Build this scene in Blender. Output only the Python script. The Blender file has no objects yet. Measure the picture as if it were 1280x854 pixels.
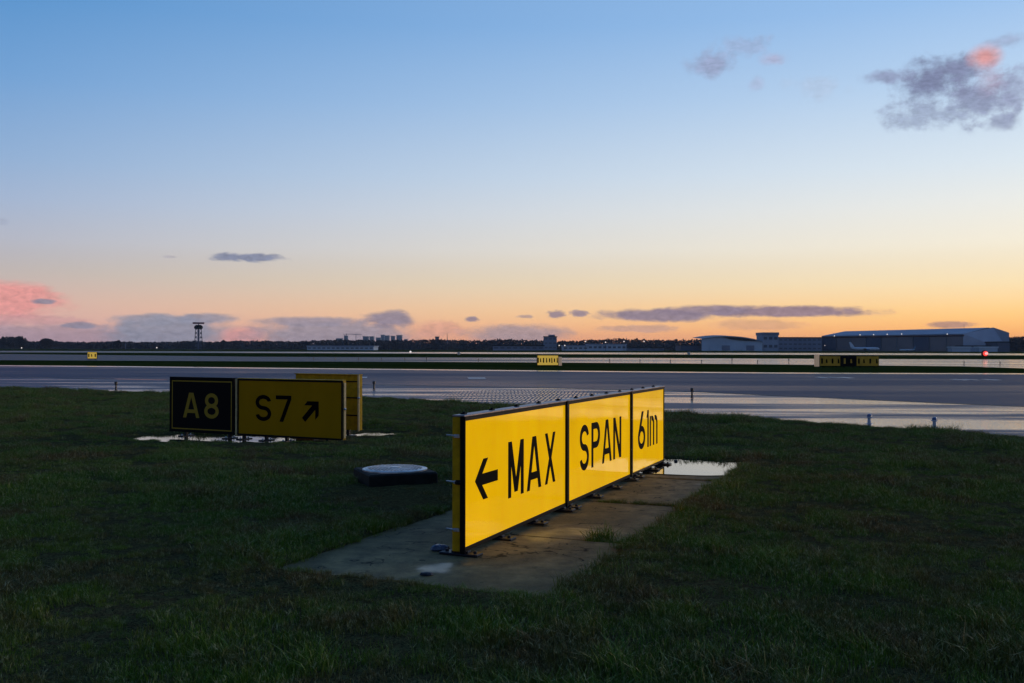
import bpy, bmesh, math, random
from mathutils import Vector, Matrix, noise as mnoise
R = math.radians
sc = bpy.context.scene
COL = sc.collection
rnd = random.Random(7)

# ------------------------------------------------------------------ camera
F = 1244.4                      # focal length in photograph pixels (35 mm on a 36 mm sensor, 1280 wide)
CAM = Vector((0, 0, 1.31))
cd = bpy.data.cameras.new('camera'); cam = bpy.data.objects.new('camera', cd); COL.objects.link(cam)
cd.sensor_width = 36; cd.lens = 35; cd.clip_start = 0.05; cd.clip_end = 20000
PITCH = R(0.424); ROLL = R(0.125)
CM = Matrix.Rotation(R(90) + PITCH, 3, 'X') @ Matrix.Rotation(ROLL, 3, 'Z')
cam.matrix_world = Matrix.Translation(CAM) @ CM.to_4x4()
sc.camera = cam
sc.view_settings.view_transform = 'Standard'
sc.view_settings.look = 'None'
sc.view_settings.exposure = 0.0
sc.view_settings.gamma = 1.0

def ray(px, py):
    return CM @ Vector(((px - 640) / F, (427 - py) / F, -1))
def G(px, py, z=-0.12):         # point of the level z seen at a photograph pixel
    d = ray(px, py); t = (z - CAM.z) / d.z
    return CAM + d * t
def Q(px, py, Y):               # point at distance Y seen at a photograph pixel
    d = ray(px, py); return CAM + d * (Y / d.y)

# ------------------------------------------------------------------ node helpers
def lin(c):
    return tuple(((v / 255) / 12.92 if v / 255 <= 0.04045 else ((v / 255 + 0.055) / 1.055) ** 2.4) for v in c) + (1,)
class N:
    def __init__(s, nt): s.nt = nt; s.n = nt.nodes; s.l = nt.links
    def node(s, t, **kw):
        o = s.n.new(t)
        for k, v in kw.items(): setattr(o, k, v)
        return o
    def put(s, sock, v):
        if isinstance(v, bpy.types.NodeSocket): s.l.new(v, sock)
        elif v is not None: sock.default_value = v
    def m(s, op, a, b=None, c=None, clamp=False):
        o = s.node('ShaderNodeMath', operation=op); o.use_clamp = clamp
        s.put(o.inputs[0], a)
        if b is not None: s.put(o.inputs[1], b)
        if c is not None: s.put(o.inputs[2], c)
        return o.outputs[0]
    def mr(s, v, a, b, c=0.0, d=1.0, smooth=False):
        o = s.node('ShaderNodeMapRange'); o.interpolation_type = 'SMOOTHSTEP' if smooth else 'LINEAR'
        s.put(o.inputs['Value'], v)
        for k, x in zip(('From Min', 'From Max', 'To Min', 'To Max'), (a, b, c, d)): s.put(o.inputs[k], x)
        return o.outputs[0]
    def mix(s, f, a, b, blend='MIX'):
        o = s.node('ShaderNodeMix', data_type='RGBA', blend_type=blend)
        s.put(o.inputs[0], f); s.put(o.inputs[6], a); s.put(o.inputs[7], b)
        return o.outputs[2]
    def ramp(s, f, stops, interp='LINEAR'):
        o = s.node('ShaderNodeValToRGB'); r = o.color_ramp; r.interpolation = interp
        while len(r.elements) > 1: r.elements.remove(r.elements[-1])
        r.elements[0].position = stops[0][0]; r.elements[0].color = stops[0][1]
        for p, c in stops[1:]:
            e = r.elements.new(p); e.color = c
        s.put(o.inputs[0], f)
        return o.outputs[0]
    def noise(s, vec, scale, detail=3, rough=0.5, dist=0.0):
        o = s.node('ShaderNodeTexNoise')
        if vec is not None: s.put(o.inputs['Vector'], vec)
        s.put(o.inputs['Scale'], scale); s.put(o.inputs['Detail'], detail); s.put(o.inputs['Roughness'], rough); s.put(o.inputs['Distortion'], dist)
        return o.outputs['Fac']
    def scale_vec(s, vec, sx, sy, sz, rz=0.0):
        o = s.node('ShaderNodeMapping'); s.put(o.inputs['Vector'], vec)
        o.inputs['Scale'].default_value = (sx, sy, sz); o.inputs['Rotation'].default_value = (0, 0, rz)
        return o.outputs[0]

# ------------------------------------------------------------------ sky and sun
SUN_AZ = R(58); SUN_EL = R(4.5)
world = bpy.data.worlds.new('World'); sc.world = world; world.use_nodes = True
wn = N(world.node_tree); world.node_tree.nodes.clear()
tc = wn.node('ShaderNodeTexCoord')
sep = wn.node('ShaderNodeSeparateXYZ'); wn.l.new(tc.outputs['Generated'], sep.inputs[0])
el = wn.m('ARCSINE', sep.outputs[2])
az = wn.m('ARCTAN2', sep.outputs[0], sep.outputs[1])
fac = wn.m('DIVIDE', wn.m('MAXIMUM', el, 0.0), math.pi / 2, clamp=True)
def fy(y): return (436.2 - y) * .895 / F / (math.pi / 2)
Ls = [(0, (200, 150, 148)), (fy(405), (210, 166, 156)), (fy(380), (210, 175, 162)), (fy(340), (196, 185, 180)), (fy(300), (186, 189, 202)), (fy(250), (168, 186, 214)), (fy(200), (150, 180, 217)),
      (fy(100), (118, 165, 216)), (fy(0), (92, 150, 208)), (.4, (64, 112, 178)), (1, (42, 80, 142))]
Rs = [(0, (255, 152, 70)), (fy(415), (255, 178, 92)), (fy(390), (255, 203, 126)), (fy(350), (254, 229, 182)), (fy(300), (252, 243, 222)), (fy(250), (241, 242, 237)), (fy(200), (224, 236, 245)),
      (fy(100), (190, 216, 244)), (fy(0), (157, 196, 240)), (.4, (98, 148, 206)), (1, (48, 86, 146))]
cosd = wn.m('COSINE', wn.m('SUBTRACT', az, SUN_AZ))
tL = wn.ramp(fac, [(p, lin(c)) for p, c in Ls]); tR = wn.ramp(fac, [(p, lin(c)) for p, c in Rs])
skyc = wn.mix(wn.mr(cosd, 0.09, 0.857), tL, tR)
# towards the set sun (right of the view) the low sky goes on getting brighter; away from it darker
glow = wn.m('MULTIPLY', wn.mr(cosd, 0.86, 1.0, 0, 1, True), wn.mr(el, 0.0, 0.30, 1, 0, True))
gain = wn.m('MULTIPLY', wn.mr(cosd, -1.0, 0.1, 0.55, 1.0, True), wn.m('ADD', 1.0, wn.m('MULTIPLY', glow, 0.5)))
gain = wn.m('MULTIPLY', gain, wn.mr(el, 0.0, 0.09, 1.28, 1.0, True))    # the haze below takes this much away again
vm = wn.node('ShaderNodeVectorMath', operation='SCALE'); wn.l.new(skyc, vm.inputs[0]); wn.l.new(gain, vm.inputs['Scale'])
col = vm.outputs[0]
nish = wn.node('ShaderNodeTexSky', sky_type='NISHITA'); nish.sun_disc = False
nish.sun_elevation = SUN_EL; nish.sun_rotation = SUN_AZ; nish.air_density = 1.2; nish.dust_density = 1.5
vs = wn.node('ShaderNodeVectorMath', operation='SCALE'); wn.l.new(nish.outputs[0], vs.inputs[0]); vs.inputs['Scale'].default_value = 0.08
col = wn.mix(0.025, col, vs.outputs[0])
cv = wn.node('ShaderNodeCombineXYZ'); wn.put(cv.inputs[0], wn.m('MULTIPLY', az, 40.0)); wn.put(cv.inputs[1], wn.m('MULTIPLY', el, 85.0))
cn = wn.noise(cv.outputs[0], 1.0, 6, 0.62, 0.3)
cv3 = wn.node('ShaderNodeCombineXYZ'); wn.put(cv3.inputs[0], wn.m('MULTIPLY', az, 48.0)); wn.put(cv3.inputs[1], wn.m('MULTIPLY', el, 56.0))
cn3 = wn.noise(cv3.outputs[0], 1.0, 6, 0.6, 0.1)
cn2 = wn.noise(cv.outputs[0], 2.9, 5, 0.6, 0.2)
# (x, y, half width, half height in photograph pixels, colour, opacity, raggedness)
CL = [
 (60, 419, 140, 17, (172, 148, 160), .75, .8), (4, 374, 78, 26, (232, 156, 150), .95, .6), (30, 400, 90, 7, (200, 146, 152), .5, 1.2),
 (54, 377, 16, 4, (136, 134, 150), .9, .6), (98, 407, 26, 5, (140, 137, 156), .8, .9),
 (212, 417, 92, 27, (150, 149, 164), .95, .45), (190, 400, 60, 9, (150, 150, 166), .8, .6), (262, 398, 46, 8, (144, 145, 163), .8, .7),
 (305, 420, 36, 13, (232, 160, 152), .8, .7), (415, 418, 125, 23, (162, 150, 160), .92, .45), (390, 402, 90, 8, (156, 146, 160), .8, .6), (486, 399, 40, 13, (142, 132, 150), .9, .7),
 (548, 412, 42, 14, (230, 166, 142), .7, .9), (648, 417, 82, 15, (178, 154, 156), .88, .6), (590, 399, 12, 4, (150, 132, 146), .9, .9),
 (695, 393, 15, 6, (150, 132, 146), .9, 1.0), (724, 392, 15, 5, (152, 134, 148), .9, 1.0), (657, 396, 12, 3, (166, 144, 150), .7, 1.0),
 (825, 394, 100, 10, (146, 130, 146), .95, .7), (985, 390, 125, 9, (152, 128, 140), .95, .8), (880, 388, 80, 8, (148, 130, 145), .9, .8),
 (800, 411, 66, 6, (190, 154, 148), .6, .9), (950, 405, 70, 9, (206, 156, 134), .5, .9), (1188, 406, 34, 5, (176, 136, 128), .8, .8),
 (310, 322, 50, 7, (132, 138, 162), .95, 1.2), (212, 321, 10, 2, (170, 165, 175), .6, 1.0),
 (1168, 100, 50, 30, (124, 132, 164), .97, 1.3), (1112, 95, 36, 10, (142, 150, 182), .8, 1.2), (1226, 122, 44, 34, (134, 140, 172), .85, 1.6), (1268, 112, 26, 30, (150, 158, 188), .7, 1.8), (1165, 142, 66, 18, (150, 162, 190), .75, 1.9), (1252, 152, 26, 12, (140, 148, 178), .8, 1.2), (1205, 86, 30, 14, (130, 138, 170), .7, 1.2),
 (1233, 70, 21, 16, (216, 152, 150), .95, .45), (1238, 98, 18, 22, (176, 152, 174), .5, .9), (1262, 50, 30, 8, (156, 166, 196), .6, 1.4),
 (888, 80, 34, 18, (152, 160, 192), .8, 1.1), (930, 58, 40, 13, (158, 172, 205), .55, 1.8), (966, 72, 17, 10, (178, 172, 200), .6, 1.2),
 (946, 104, 12, 9, (170, 178, 208), .5, 1.2), (1018, 108, 40, 16, (180, 192, 215), .35, 1.8), (2, 277, 8, 5, (160, 168, 190), .5, 1.0),
]
for (x, y, w, h, c, op, rag) in CL:
    a0 = math.atan((x - 640) / F); e0 = math.atan((436.2 + .0022 * (x - 640) - y) / math.hypot(F, x - 640))
    u = wn.m('DIVIDE', wn.m('SUBTRACT', az, a0), w / F); v = wn.m('DIVIDE', wn.m('SUBTRACT', el, e0), h / F)
    d = wn.m('SQRT', wn.m('ADD', wn.m('MULTIPLY', u, u), wn.m('MULTIPLY', v, v)))
    nn = cn3 if y < 160 else (cn if max(w, h) > 24 else cn2)
    t = wn.m('ADD', wn.m('SUBTRACT', 0.88, d), wn.m('MULTIPLY', wn.m('SUBTRACT', nn, 0.5), rag * 1.5))
    msk = wn.m('MULTIPLY', wn.mr(t, -0.25 if y < 160 else -0.12, 0.70 if y < 160 else 0.42, 0, 1, True), op)
    cc = wn.mix(wn.mr(cn2, .35, .65), lin(tuple(v * .93 for v in c)), lin(tuple(min(255, v * 1.07) for v in c)))
    col = wn.mix(msk, col, cc)
bg = wn.node('ShaderNodeBackground'); wn.l.new(col, bg.inputs[0]); bg.inputs[1].default_value = 1.0
wo = wn.node('ShaderNodeOutputWorld'); wn.l.new(bg.outputs[0], wo.inputs[0])
sl = bpy.data.lights.new('sun', 'SUN'); so = bpy.data.objects.new('sun', sl); COL.objects.link(so)
sl.energy = 0.6; sl.angle = R(14); sl.color = (1.0, 0.72, 0.48)
sd = Vector((math.sin(SUN_AZ) * math.cos(SUN_EL), math.cos(SUN_AZ) * math.cos(SUN_EL), math.sin(SUN_EL)))
so.rotation_euler = sd.to_track_quat('Z', 'Y').to_euler()
so.location = sd * 50

# ------------------------------------------------------------------ materials
def mat(name, color=(.5, .5, .5), rough=.6, metal=0, spec=.5, coat=0, emis=None, estr=0, var=0.0, vscale=6.0, bump=0.0, bscale=40.0):
    m = bpy.data.materials.new(name); m.use_nodes = True
    n = N(m.node_tree); b = n.n['Principled BSDF']
    b.inputs['Roughness'].default_value = rough; b.inputs['Metallic'].default_value = metal
    b.inputs['Specular IOR Level'].default_value = spec; b.inputs['Coat Weight'].default_value = coat
    c4 = tuple(color) + (1,)
    if var or bump:
        geo = n.node('ShaderNodeNewGeometry')
        if var:
            f = n.noise(geo.outputs['Position'], vscale, 4, .6)
            f = n.mr(f, .3, .7)
            n.put(b.inputs['Base Color'], n.mix(f, tuple(v * (1 - var) for v in color) + (1,), tuple(min(1, v * (1 + var)) for v in color) + (1,)))
        else: b.inputs['Base Color'].default_value = c4
        if bump:
            bn = n.node('ShaderNodeBump'); bn.inputs['Strength'].default_value = bump; bn.inputs['Distance'].default_value = .01
            n.put(bn.inputs['Height'], n.noise(geo.outputs['Position'], bscale, 4, .6)); n.l.new(bn.outputs[0], b.inputs['Normal'])
    else: b.inputs['Base Color'].default_value = c4
    if emis: b.inputs['Emission Color'].default_value = tuple(emis) + (1,); b.inputs['Emission Strength'].default_value = estr
    return m
def sign_face_mat(name, color, estr):
    m = bpy.data.materials.new(name); m.use_nodes = True
    n = N(m.node_tree); b = n.n['Principled BSDF']; geo = n.node('ShaderNodeNewGeometry')
    dirt = n.mr(n.noise(n.scale_vec(geo.outputs['Position'], 3, 3, 1.2), 1.0, 5, .6), .35, .75)
    fine = n.mr(n.noise(geo.outputs['Position'], 60, 3, .6), .55, .75)
    c = n.mix(n.m('MULTIPLY', dirt, .38), color + (1,), tuple(v * .62 for v in color) + (1,))
    c = n.mix(n.m('MULTIPLY', fine, .10), c, (.25, .2, .1, 1))
    n.put(b.inputs['Base Color'], c)
    n.put(b.inputs['Roughness'], n.m('ADD', n.m('MULTIPLY', dirt, .05), .015)); b.inputs['Specular IOR Level'].default_value = .30
    bn = n.node('ShaderNodeBump'); bn.inputs['Strength'].default_value = .05; bn.inputs['Distance'].default_value = .02
    n.put(bn.inputs['Height'], n.noise(geo.outputs['Position'], 2.3, 2, .5)); n.l.new(bn.outputs[0], b.inputs['Normal'])
    if estr:
        n.put(b.inputs['Emission Color'], c); b.inputs['Emission Strength'].default_value = estr
    return m
M = {}
M['yellow_lit'] = sign_face_mat('lit_yellow_sign_face', (.95, .50, .002), .60)
M['yellow'] = sign_face_mat('unlit_yellow_sign_face', (.42, .20, .003), 0)
M['yellow_far'] = mat('far_lit_sign_face', (.9, .55, .05), .4, emis=(1, .62, .1), estr=.35)
M['yellow_dim'] = mat('far_dim_sign_face', (.45, .25, .02), .4, spec=.2, var=.2, vscale=3)
M['yellow_paint'] = mat('yellow_cabinet_paint', (.44, .24, .005), .5, spec=.1, var=.25, vscale=14)
M['blackface'] = mat('black_sign_face', (.005, .005, .006), .5, spec=.06)
M['letter'] = mat('black_vinyl_letter', (.004, .003, .003), .6, spec=.02)
M['yletter'] = mat('yellow_vinyl_letter', (.34, .21, .02), .5, spec=.1)
M['frame'] = mat('black_frame', (.005, .005, .006), .55, spec=.07, bump=.1)
M['alu'] = mat('brushed_aluminium', (.20, .17, .19), .42, metal=.8, var=.25, vscale=20)
M['steel'] = mat('galvanised_steel', (.45, .46, .48), .35, metal=.9, var=.3, vscale=30)
M['foot'] = mat('dark_wet_foot', (.012, .013, .02), .45, spec=.25, var=.4, vscale=30, bump=.3)
M['bluebag'] = mat('blue_plastic', (.03, .045, .10), .3, var=.4, vscale=50)
M['end'] = mat('sunlit_yellow_end', (.50, .37, .17), .5, spec=.2, var=.2, vscale=20)  # pale tone paints the evening light onto the cabinet end strips
M['pale'] = mat('pale_glow_end_plate', (.75, .48, .28), .5, emis=(1, .7, .45), estr=.12)  # faint glow put into the colour; the plate is no lamp
M['darkpost'] = mat('dark_marker_post', (.012, .012, .016), .4)
M['bluelens'] = mat('blue_lamp_glass', (.06, .09, .2), .12, spec=.8)
M['lightgrey'] = mat('weathered_pale_metal', (.32, .34, .38), .45, var=.3, vscale=40)

def asphalt(name, wetness, rz, base=(.035, .037, .043), pattern=False, thresh=(.42, .60), sc1=(.035, .22), amp=(3.6, .45), xfade=None, rough=(.22, .06), film=(.24, 1.0), spec=.5, ior=1.45):
    m = bpy.data.materials.new(name); m.use_nodes = True
    n = N(m.node_tree); b = n.n['Principled BSDF']; geo = n.node('ShaderNodeNewGeometry'); P = geo.outputs['Position']
    s = n.node('ShaderNodeSeparateXYZ'); n.l.new(P, s.inputs[0])
    st = n.scale_vec(P, sc1[0], sc1[1], 1, rz)
    big = n.noise(st, 1.0, 7, .62, .5)
    w_ = n.m('ADD', big, wetness)
    if xfade: w_ = n.m('ADD', w_, n.mr(s.outputs[0], xfade[0], xfade[1], -.35 if xfade[0] < -30 else -.05, xfade[2] if len(xfade) > 2 else 0))
    wet = n.mr(w_, thresh[0], thresh[1], 0, 1, True)
    mid = n.noise(P, 1.4, 4, .6)
    if pattern:   # a patch of broken, ripple-like water in the rolled surface
        w = n.node('ShaderNodeTexWave'); n.put(w.inputs['Vector'], n.scale_vec(P, 1, 1, 1, R(6))); w.inputs['Scale'].default_value = 2.6; w.inputs['Distortion'].default_value = 3.5; w.bands_direction = 'X'
        w2 = n.node('ShaderNodeTexWave'); n.put(w2.inputs['Vector'], n.scale_vec(P, 1, 1, 1, R(6))); w2.inputs['Scale'].default_value = .30; w2.inputs['Distortion'].default_value = 1.5; w2.bands_direction = 'Y'
        c0 = G(655, 495)
        dx = n.m('DIVIDE', n.m('SUBTRACT', s.outputs[0], c0.x), 3.0); dy = n.m('DIVIDE', n.m('SUBTRACT', s.outputs[1], c0.y), 5.0)
        dd = n.m('ADD', n.m('MULTIPLY', dx, dx), n.m('MULTIPLY', dy, dy))
        reg = n.mr(n.m('ADD', dd, n.m('MULTIPLY', mid, .6)), .7, 1.4, 1, 0, True)
        pat = n.mr(n.m('MULTIPLY', w.outputs['Fac'], w2.outputs['Fac']), .2, .35)
        wet = n.m('ADD', n.m('MULTIPLY', wet, n.m('SUBTRACT', 1, reg)), n.m('MULTIPLY', pat, reg))
    n.put(b.inputs['Base Color'], n.mix(mid, tuple(v * .75 for v in base) + (1,), tuple(v * 1.3 for v in base) + (1,)))
    n.put(b.inputs['Roughness'], n.mr(wet, 0, 1, rough[0], rough[1]))
    b.inputs['Specular IOR Level'].default_value = spec; b.inputs['IOR'].default_value = ior
    # stones standing out of the water film: facets tilted at random, fewer where the film is deep
    nt = n.node('ShaderNodeTexNoise'); n.put(nt.inputs['Vector'], P); nt.inputs['Scale'].default_value = 38; nt.inputs['Detail'].default_value = 2
    sub = n.node('ShaderNodeVectorMath', operation='SUBTRACT'); n.l.new(nt.outputs['Color'], sub.inputs[0]); sub.inputs[1].default_value = (.5, .5, .5)
    flat = n.node('ShaderNodeVectorMath', operation='MULTIPLY'); n.l.new(sub.outputs[0], flat.inputs[0]); flat.inputs[1].default_value = (1, 1, 0)
    scl = n.node('ShaderNodeVectorMath', operation='SCALE'); n.l.new(flat.outputs[0], scl.inputs[0]); n.put(scl.inputs['Scale'], n.mr(wet, 0, 1, amp[0], amp[1]))
    add = n.node('ShaderNodeVectorMath', operation='ADD'); n.l.new(scl.outputs[0], add.inputs[0]); n.l.new(geo.outputs['Normal'], add.inputs[1])
    nr = n.node('ShaderNodeVectorMath', operation='NORMALIZE'); n.l.new(add.outputs[0], nr.inputs[0]); n.l.new(nr.outputs[0], b.inputs['Normal'])
    df = n.node('ShaderNodeBsdfDiffuse'); n.put(df.inputs[0], tuple(base) + (1,)); mx = n.node('ShaderNodeMixShader')
    n.put(mx.inputs[0], n.mr(wet, 0, 1, film[0], film[1])); n.l.new(df.outputs[0], mx.inputs[1]); n.l.new(b.outputs[0], mx.inputs[2]); n.l.new(mx.outputs[0], n.n['Material Output'].inputs[0])
    return m
M['taxi'] = asphalt('damp_taxiway_asphalt', -.05, R(24), sc1=(.022, .10), base=(.056, .080, .125), amp=(2.6, 1.6), film=(.13, .38), thresh=(.36, .68))  # blue in the base colour stands in for sky light on damp asphalt
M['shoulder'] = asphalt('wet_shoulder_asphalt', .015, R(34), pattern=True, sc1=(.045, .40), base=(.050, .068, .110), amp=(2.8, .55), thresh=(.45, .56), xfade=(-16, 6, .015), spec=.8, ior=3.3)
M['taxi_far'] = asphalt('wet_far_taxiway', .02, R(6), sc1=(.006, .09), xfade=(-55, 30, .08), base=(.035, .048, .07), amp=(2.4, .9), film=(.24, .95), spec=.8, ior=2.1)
M['runway'] = asphalt('wet_runway', .12, R(2), sc1=(.002, .02), xfade=(-120, 0, .06), amp=(2.2, .6), film=(.4, 1), spec=.9, ior=2.3)
M['strip'] = asphalt('wet_edge_strip', .3, R(0), base=(.10, .10, .10), amp=(1, .6))
M['paint'] = mat('worn_white_marking', (.5, .5, .5), .4, var=.3, vscale=8)
M['joint'] = mat('joint_sealant', (.012, .012, .014), .55)

def concrete():
    m = bpy.data.materials.new('wet_stained_concrete'); m.use_nodes = True
    n = N(m.node_tree); b = n.n['Principled BSDF']; geo = n.node('ShaderNodeNewGeometry'); P = geo.outputs['Position']
    big = n.noise(P, 1.6, 5, .6, .5); mid = n.noise(P, 7, 5, .65); fine = n.noise(P, 90, 3, .6)
    c = n.ramp(big, [(.30, (.085, .070, .034, 1)), (.46, (.18, .135, .058, 1)), (.60, (.29, .215, .095, 1)), (.75, (.16, .13, .07, 1))])
    c = n.mix(n.mr(mid, .35, .7), c, (.09, .075, .04, 1)); c2 = n.mix(n.m('MULTIPLY', n.mr(fine, .4, .7), .35), c, (.27, .22, .14, 1))
    vor = n.node('ShaderNodeTexVoronoi', feature='DISTANCE_TO_EDGE'); vd = n.node('ShaderNodeVectorMath', operation='ADD'); nz = n.node('ShaderNodeTexNoise'); n.l.new(P, nz.inputs['Vector']); nz.inputs['Scale'].default_value = 4; n.l.new(P, vd.inputs[0]); n.l.new(nz.outputs['Color'], vd.inputs[1]); n.l.new(vd.outputs[0], vor.inputs['Vector']); vor.inputs['Scale'].default_value = .62
    crack = n.m('MULTIPLY', n.mr(vor.outputs['Distance'], .004, .010, 1, 0), n.mr(mid, .42, .52))
    c2 = n.mix(crack, c2, (.02, .018, .012, 1)); moss = n.mr(n.noise(P, 11, 5, .7), .60, .70)
    c2 = n.mix(n.m('MULTIPLY', moss, .6), c2, (.045, .05, .02, 1)); n.put(b.inputs['Base Color'], c2)
    wet = n.mr(n.noise(P, 1.15, 4, .5, .6), .58, .68, 0, 1, True)
    n.put(b.inputs['Roughness'], n.m('ADD', n.mr(wet, 0, 1, .7, .30), n.m('MULTIPLY', mid, .1)))
    n.put(b.inputs['Specular IOR Level'], n.mr(wet, 0, 1, .06, .22))
    bn = n.node('ShaderNodeBump'); n.put(bn.inputs['Strength'], n.mr(wet, 0, 1, .5, .12)); bn.inputs['Distance'].default_value = .006
    n.put(bn.inputs['Height'], n.m('ADD', mid, n.m('MULTIPLY', fine, .5))); n.l.new(bn.outputs[0], b.inputs['Normal'])
    return m
M['concrete'] = concrete()
M['pit'] = mat('shaded_mossy_concrete', (.012, .012, .010), .8, spec=.2, var=.5, vscale=9, bump=.5)  # mossy concrete, its near-black base holds the shade on the block
M['lid'] = mat('worn_iron_cover', (.50, .51, .52), .34, metal=.6, var=.35, vscale=9, bump=.3, bscale=60)
def water():
    m = bpy.data.materials.new('puddle_water'); m.use_nodes = True
    n = N(m.node_tree); b = n.n['Principled BSDF']; geo = n.node('ShaderNodeNewGeometry')
    b.inputs['Base Color'].default_value = (.02, .02, .016, 1); b.inputs['Roughness'].default_value = .015; b.inputs['Specular IOR Level'].default_value = .6; b.inputs['IOR'].default_value = 1.75
    bn = n.node('ShaderNodeBump'); bn.inputs['Strength'].default_value = .06; bn.inputs['Distance'].default_value = .01
    n.put(bn.inputs['Height'], n.noise(geo.outputs['Position'], 5, 2, .5)); n.l.new(bn.outputs[0], b.inputs['Normal'])
    return m
M['water'] = water()

def grassmat(name, ground=False, dark=1.0):
    m = bpy.data.materials.new(name); m.use_nodes = True
    n = N(m.node_tree); b = n.n['Principled BSDF']; geo = n.node('ShaderNodeNewGeometry'); P = geo.outputs['Position']
    big = n.noise(P, .55, 4, .6, .4); mid = n.noise(P, 3.2, 4, .65); fine = n.noise(P, 30 if not ground else 12, 2, .6)
    k = dark
    g = n.ramp(big, [(.3, (.032 * k, .064 * k, .007 * k, 1)), (.5, (.048 * k, .080 * k, .006 * k, 1)), (.7, (.074 * k, .094 * k, .008 * k, 1))])
    pat2 = n.noise(P, 1.1, 5, .7, .6)
    g = n.mix(n.m('MULTIPLY', n.mr(pat2, .47, .60), .9), g, (.072 * k, .040 * k, .014 * k, 1))
    g = n.mix(n.m('MULTIPLY', n.mr(mid, .5, .68), .6), g, (.070 * k, .058 * k, .020 * k, 1))
    g = n.mix(n.m('MULTIPLY', n.mr(fine, .54, .70), .85), g, (.24 * k, .21 * k, .10 * k, 1))
    n.put(b.inputs['Base Color'], g)
    b.inputs['Roughness'].default_value = .55 if not ground else .9
    b.inputs['Specular IOR Level'].default_value = .10 if not ground else .05
    b.inputs['Specular IOR Level'].default_value = .12
    return m
M['grass'] = grassmat('grass_blades', False, 1.9)
def groundmat():
    m = bpy.data.materials.new('damp_soil_and_turf'); m.use_nodes = True
    n = N(m.node_tree); b = n.n['Principled BSDF']; geo = n.node('ShaderNodeNewGeometry'); P = geo.outputs['Position']
    big = n.noise(P, .5, 5, .6, .4)
    far = n.noise(n.scale_vec(P, .01, .05, 1), 1, 5, .6)
    s = n.node('ShaderNodeSeparateXYZ'); n.l.new(P, s.inputs[0])
    near = n.mix(n.mr(big, .35, .65), (.060, .046, .018, 1), (.085, .055, .026, 1))
    fr = n.mix(n.mr(far, .35, .65), (.016, .030, .005, 1), (.044, .048, .010, 1))
    grit = n.noise(P, 22, 4, .75); near = n.mix(n.mr(grit, .42, .62), near, (.11, .10, .04, 1)); near = n.mix(n.mr(n.noise(P, 70, 2, .6), .5, .65), near, (.02, .022, .01, 1))
    c = n.mix(n.mr(s.outputs[1], 24, 45), near, fr)
    bn = n.node('ShaderNodeBump'); bn.inputs['Strength'].default_value = 1; bn.inputs['Distance'].default_value = .03; n.put(bn.inputs['Height'], grit); n.l.new(bn.outputs[0], b.inputs['Normal'])
    n.put(b.inputs['Base Color'], c); b.inputs['Roughness'].default_value = 1; b.inputs['Specular IOR Level'].default_value = 0
    return m
M['ground'] = groundmat()

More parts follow.
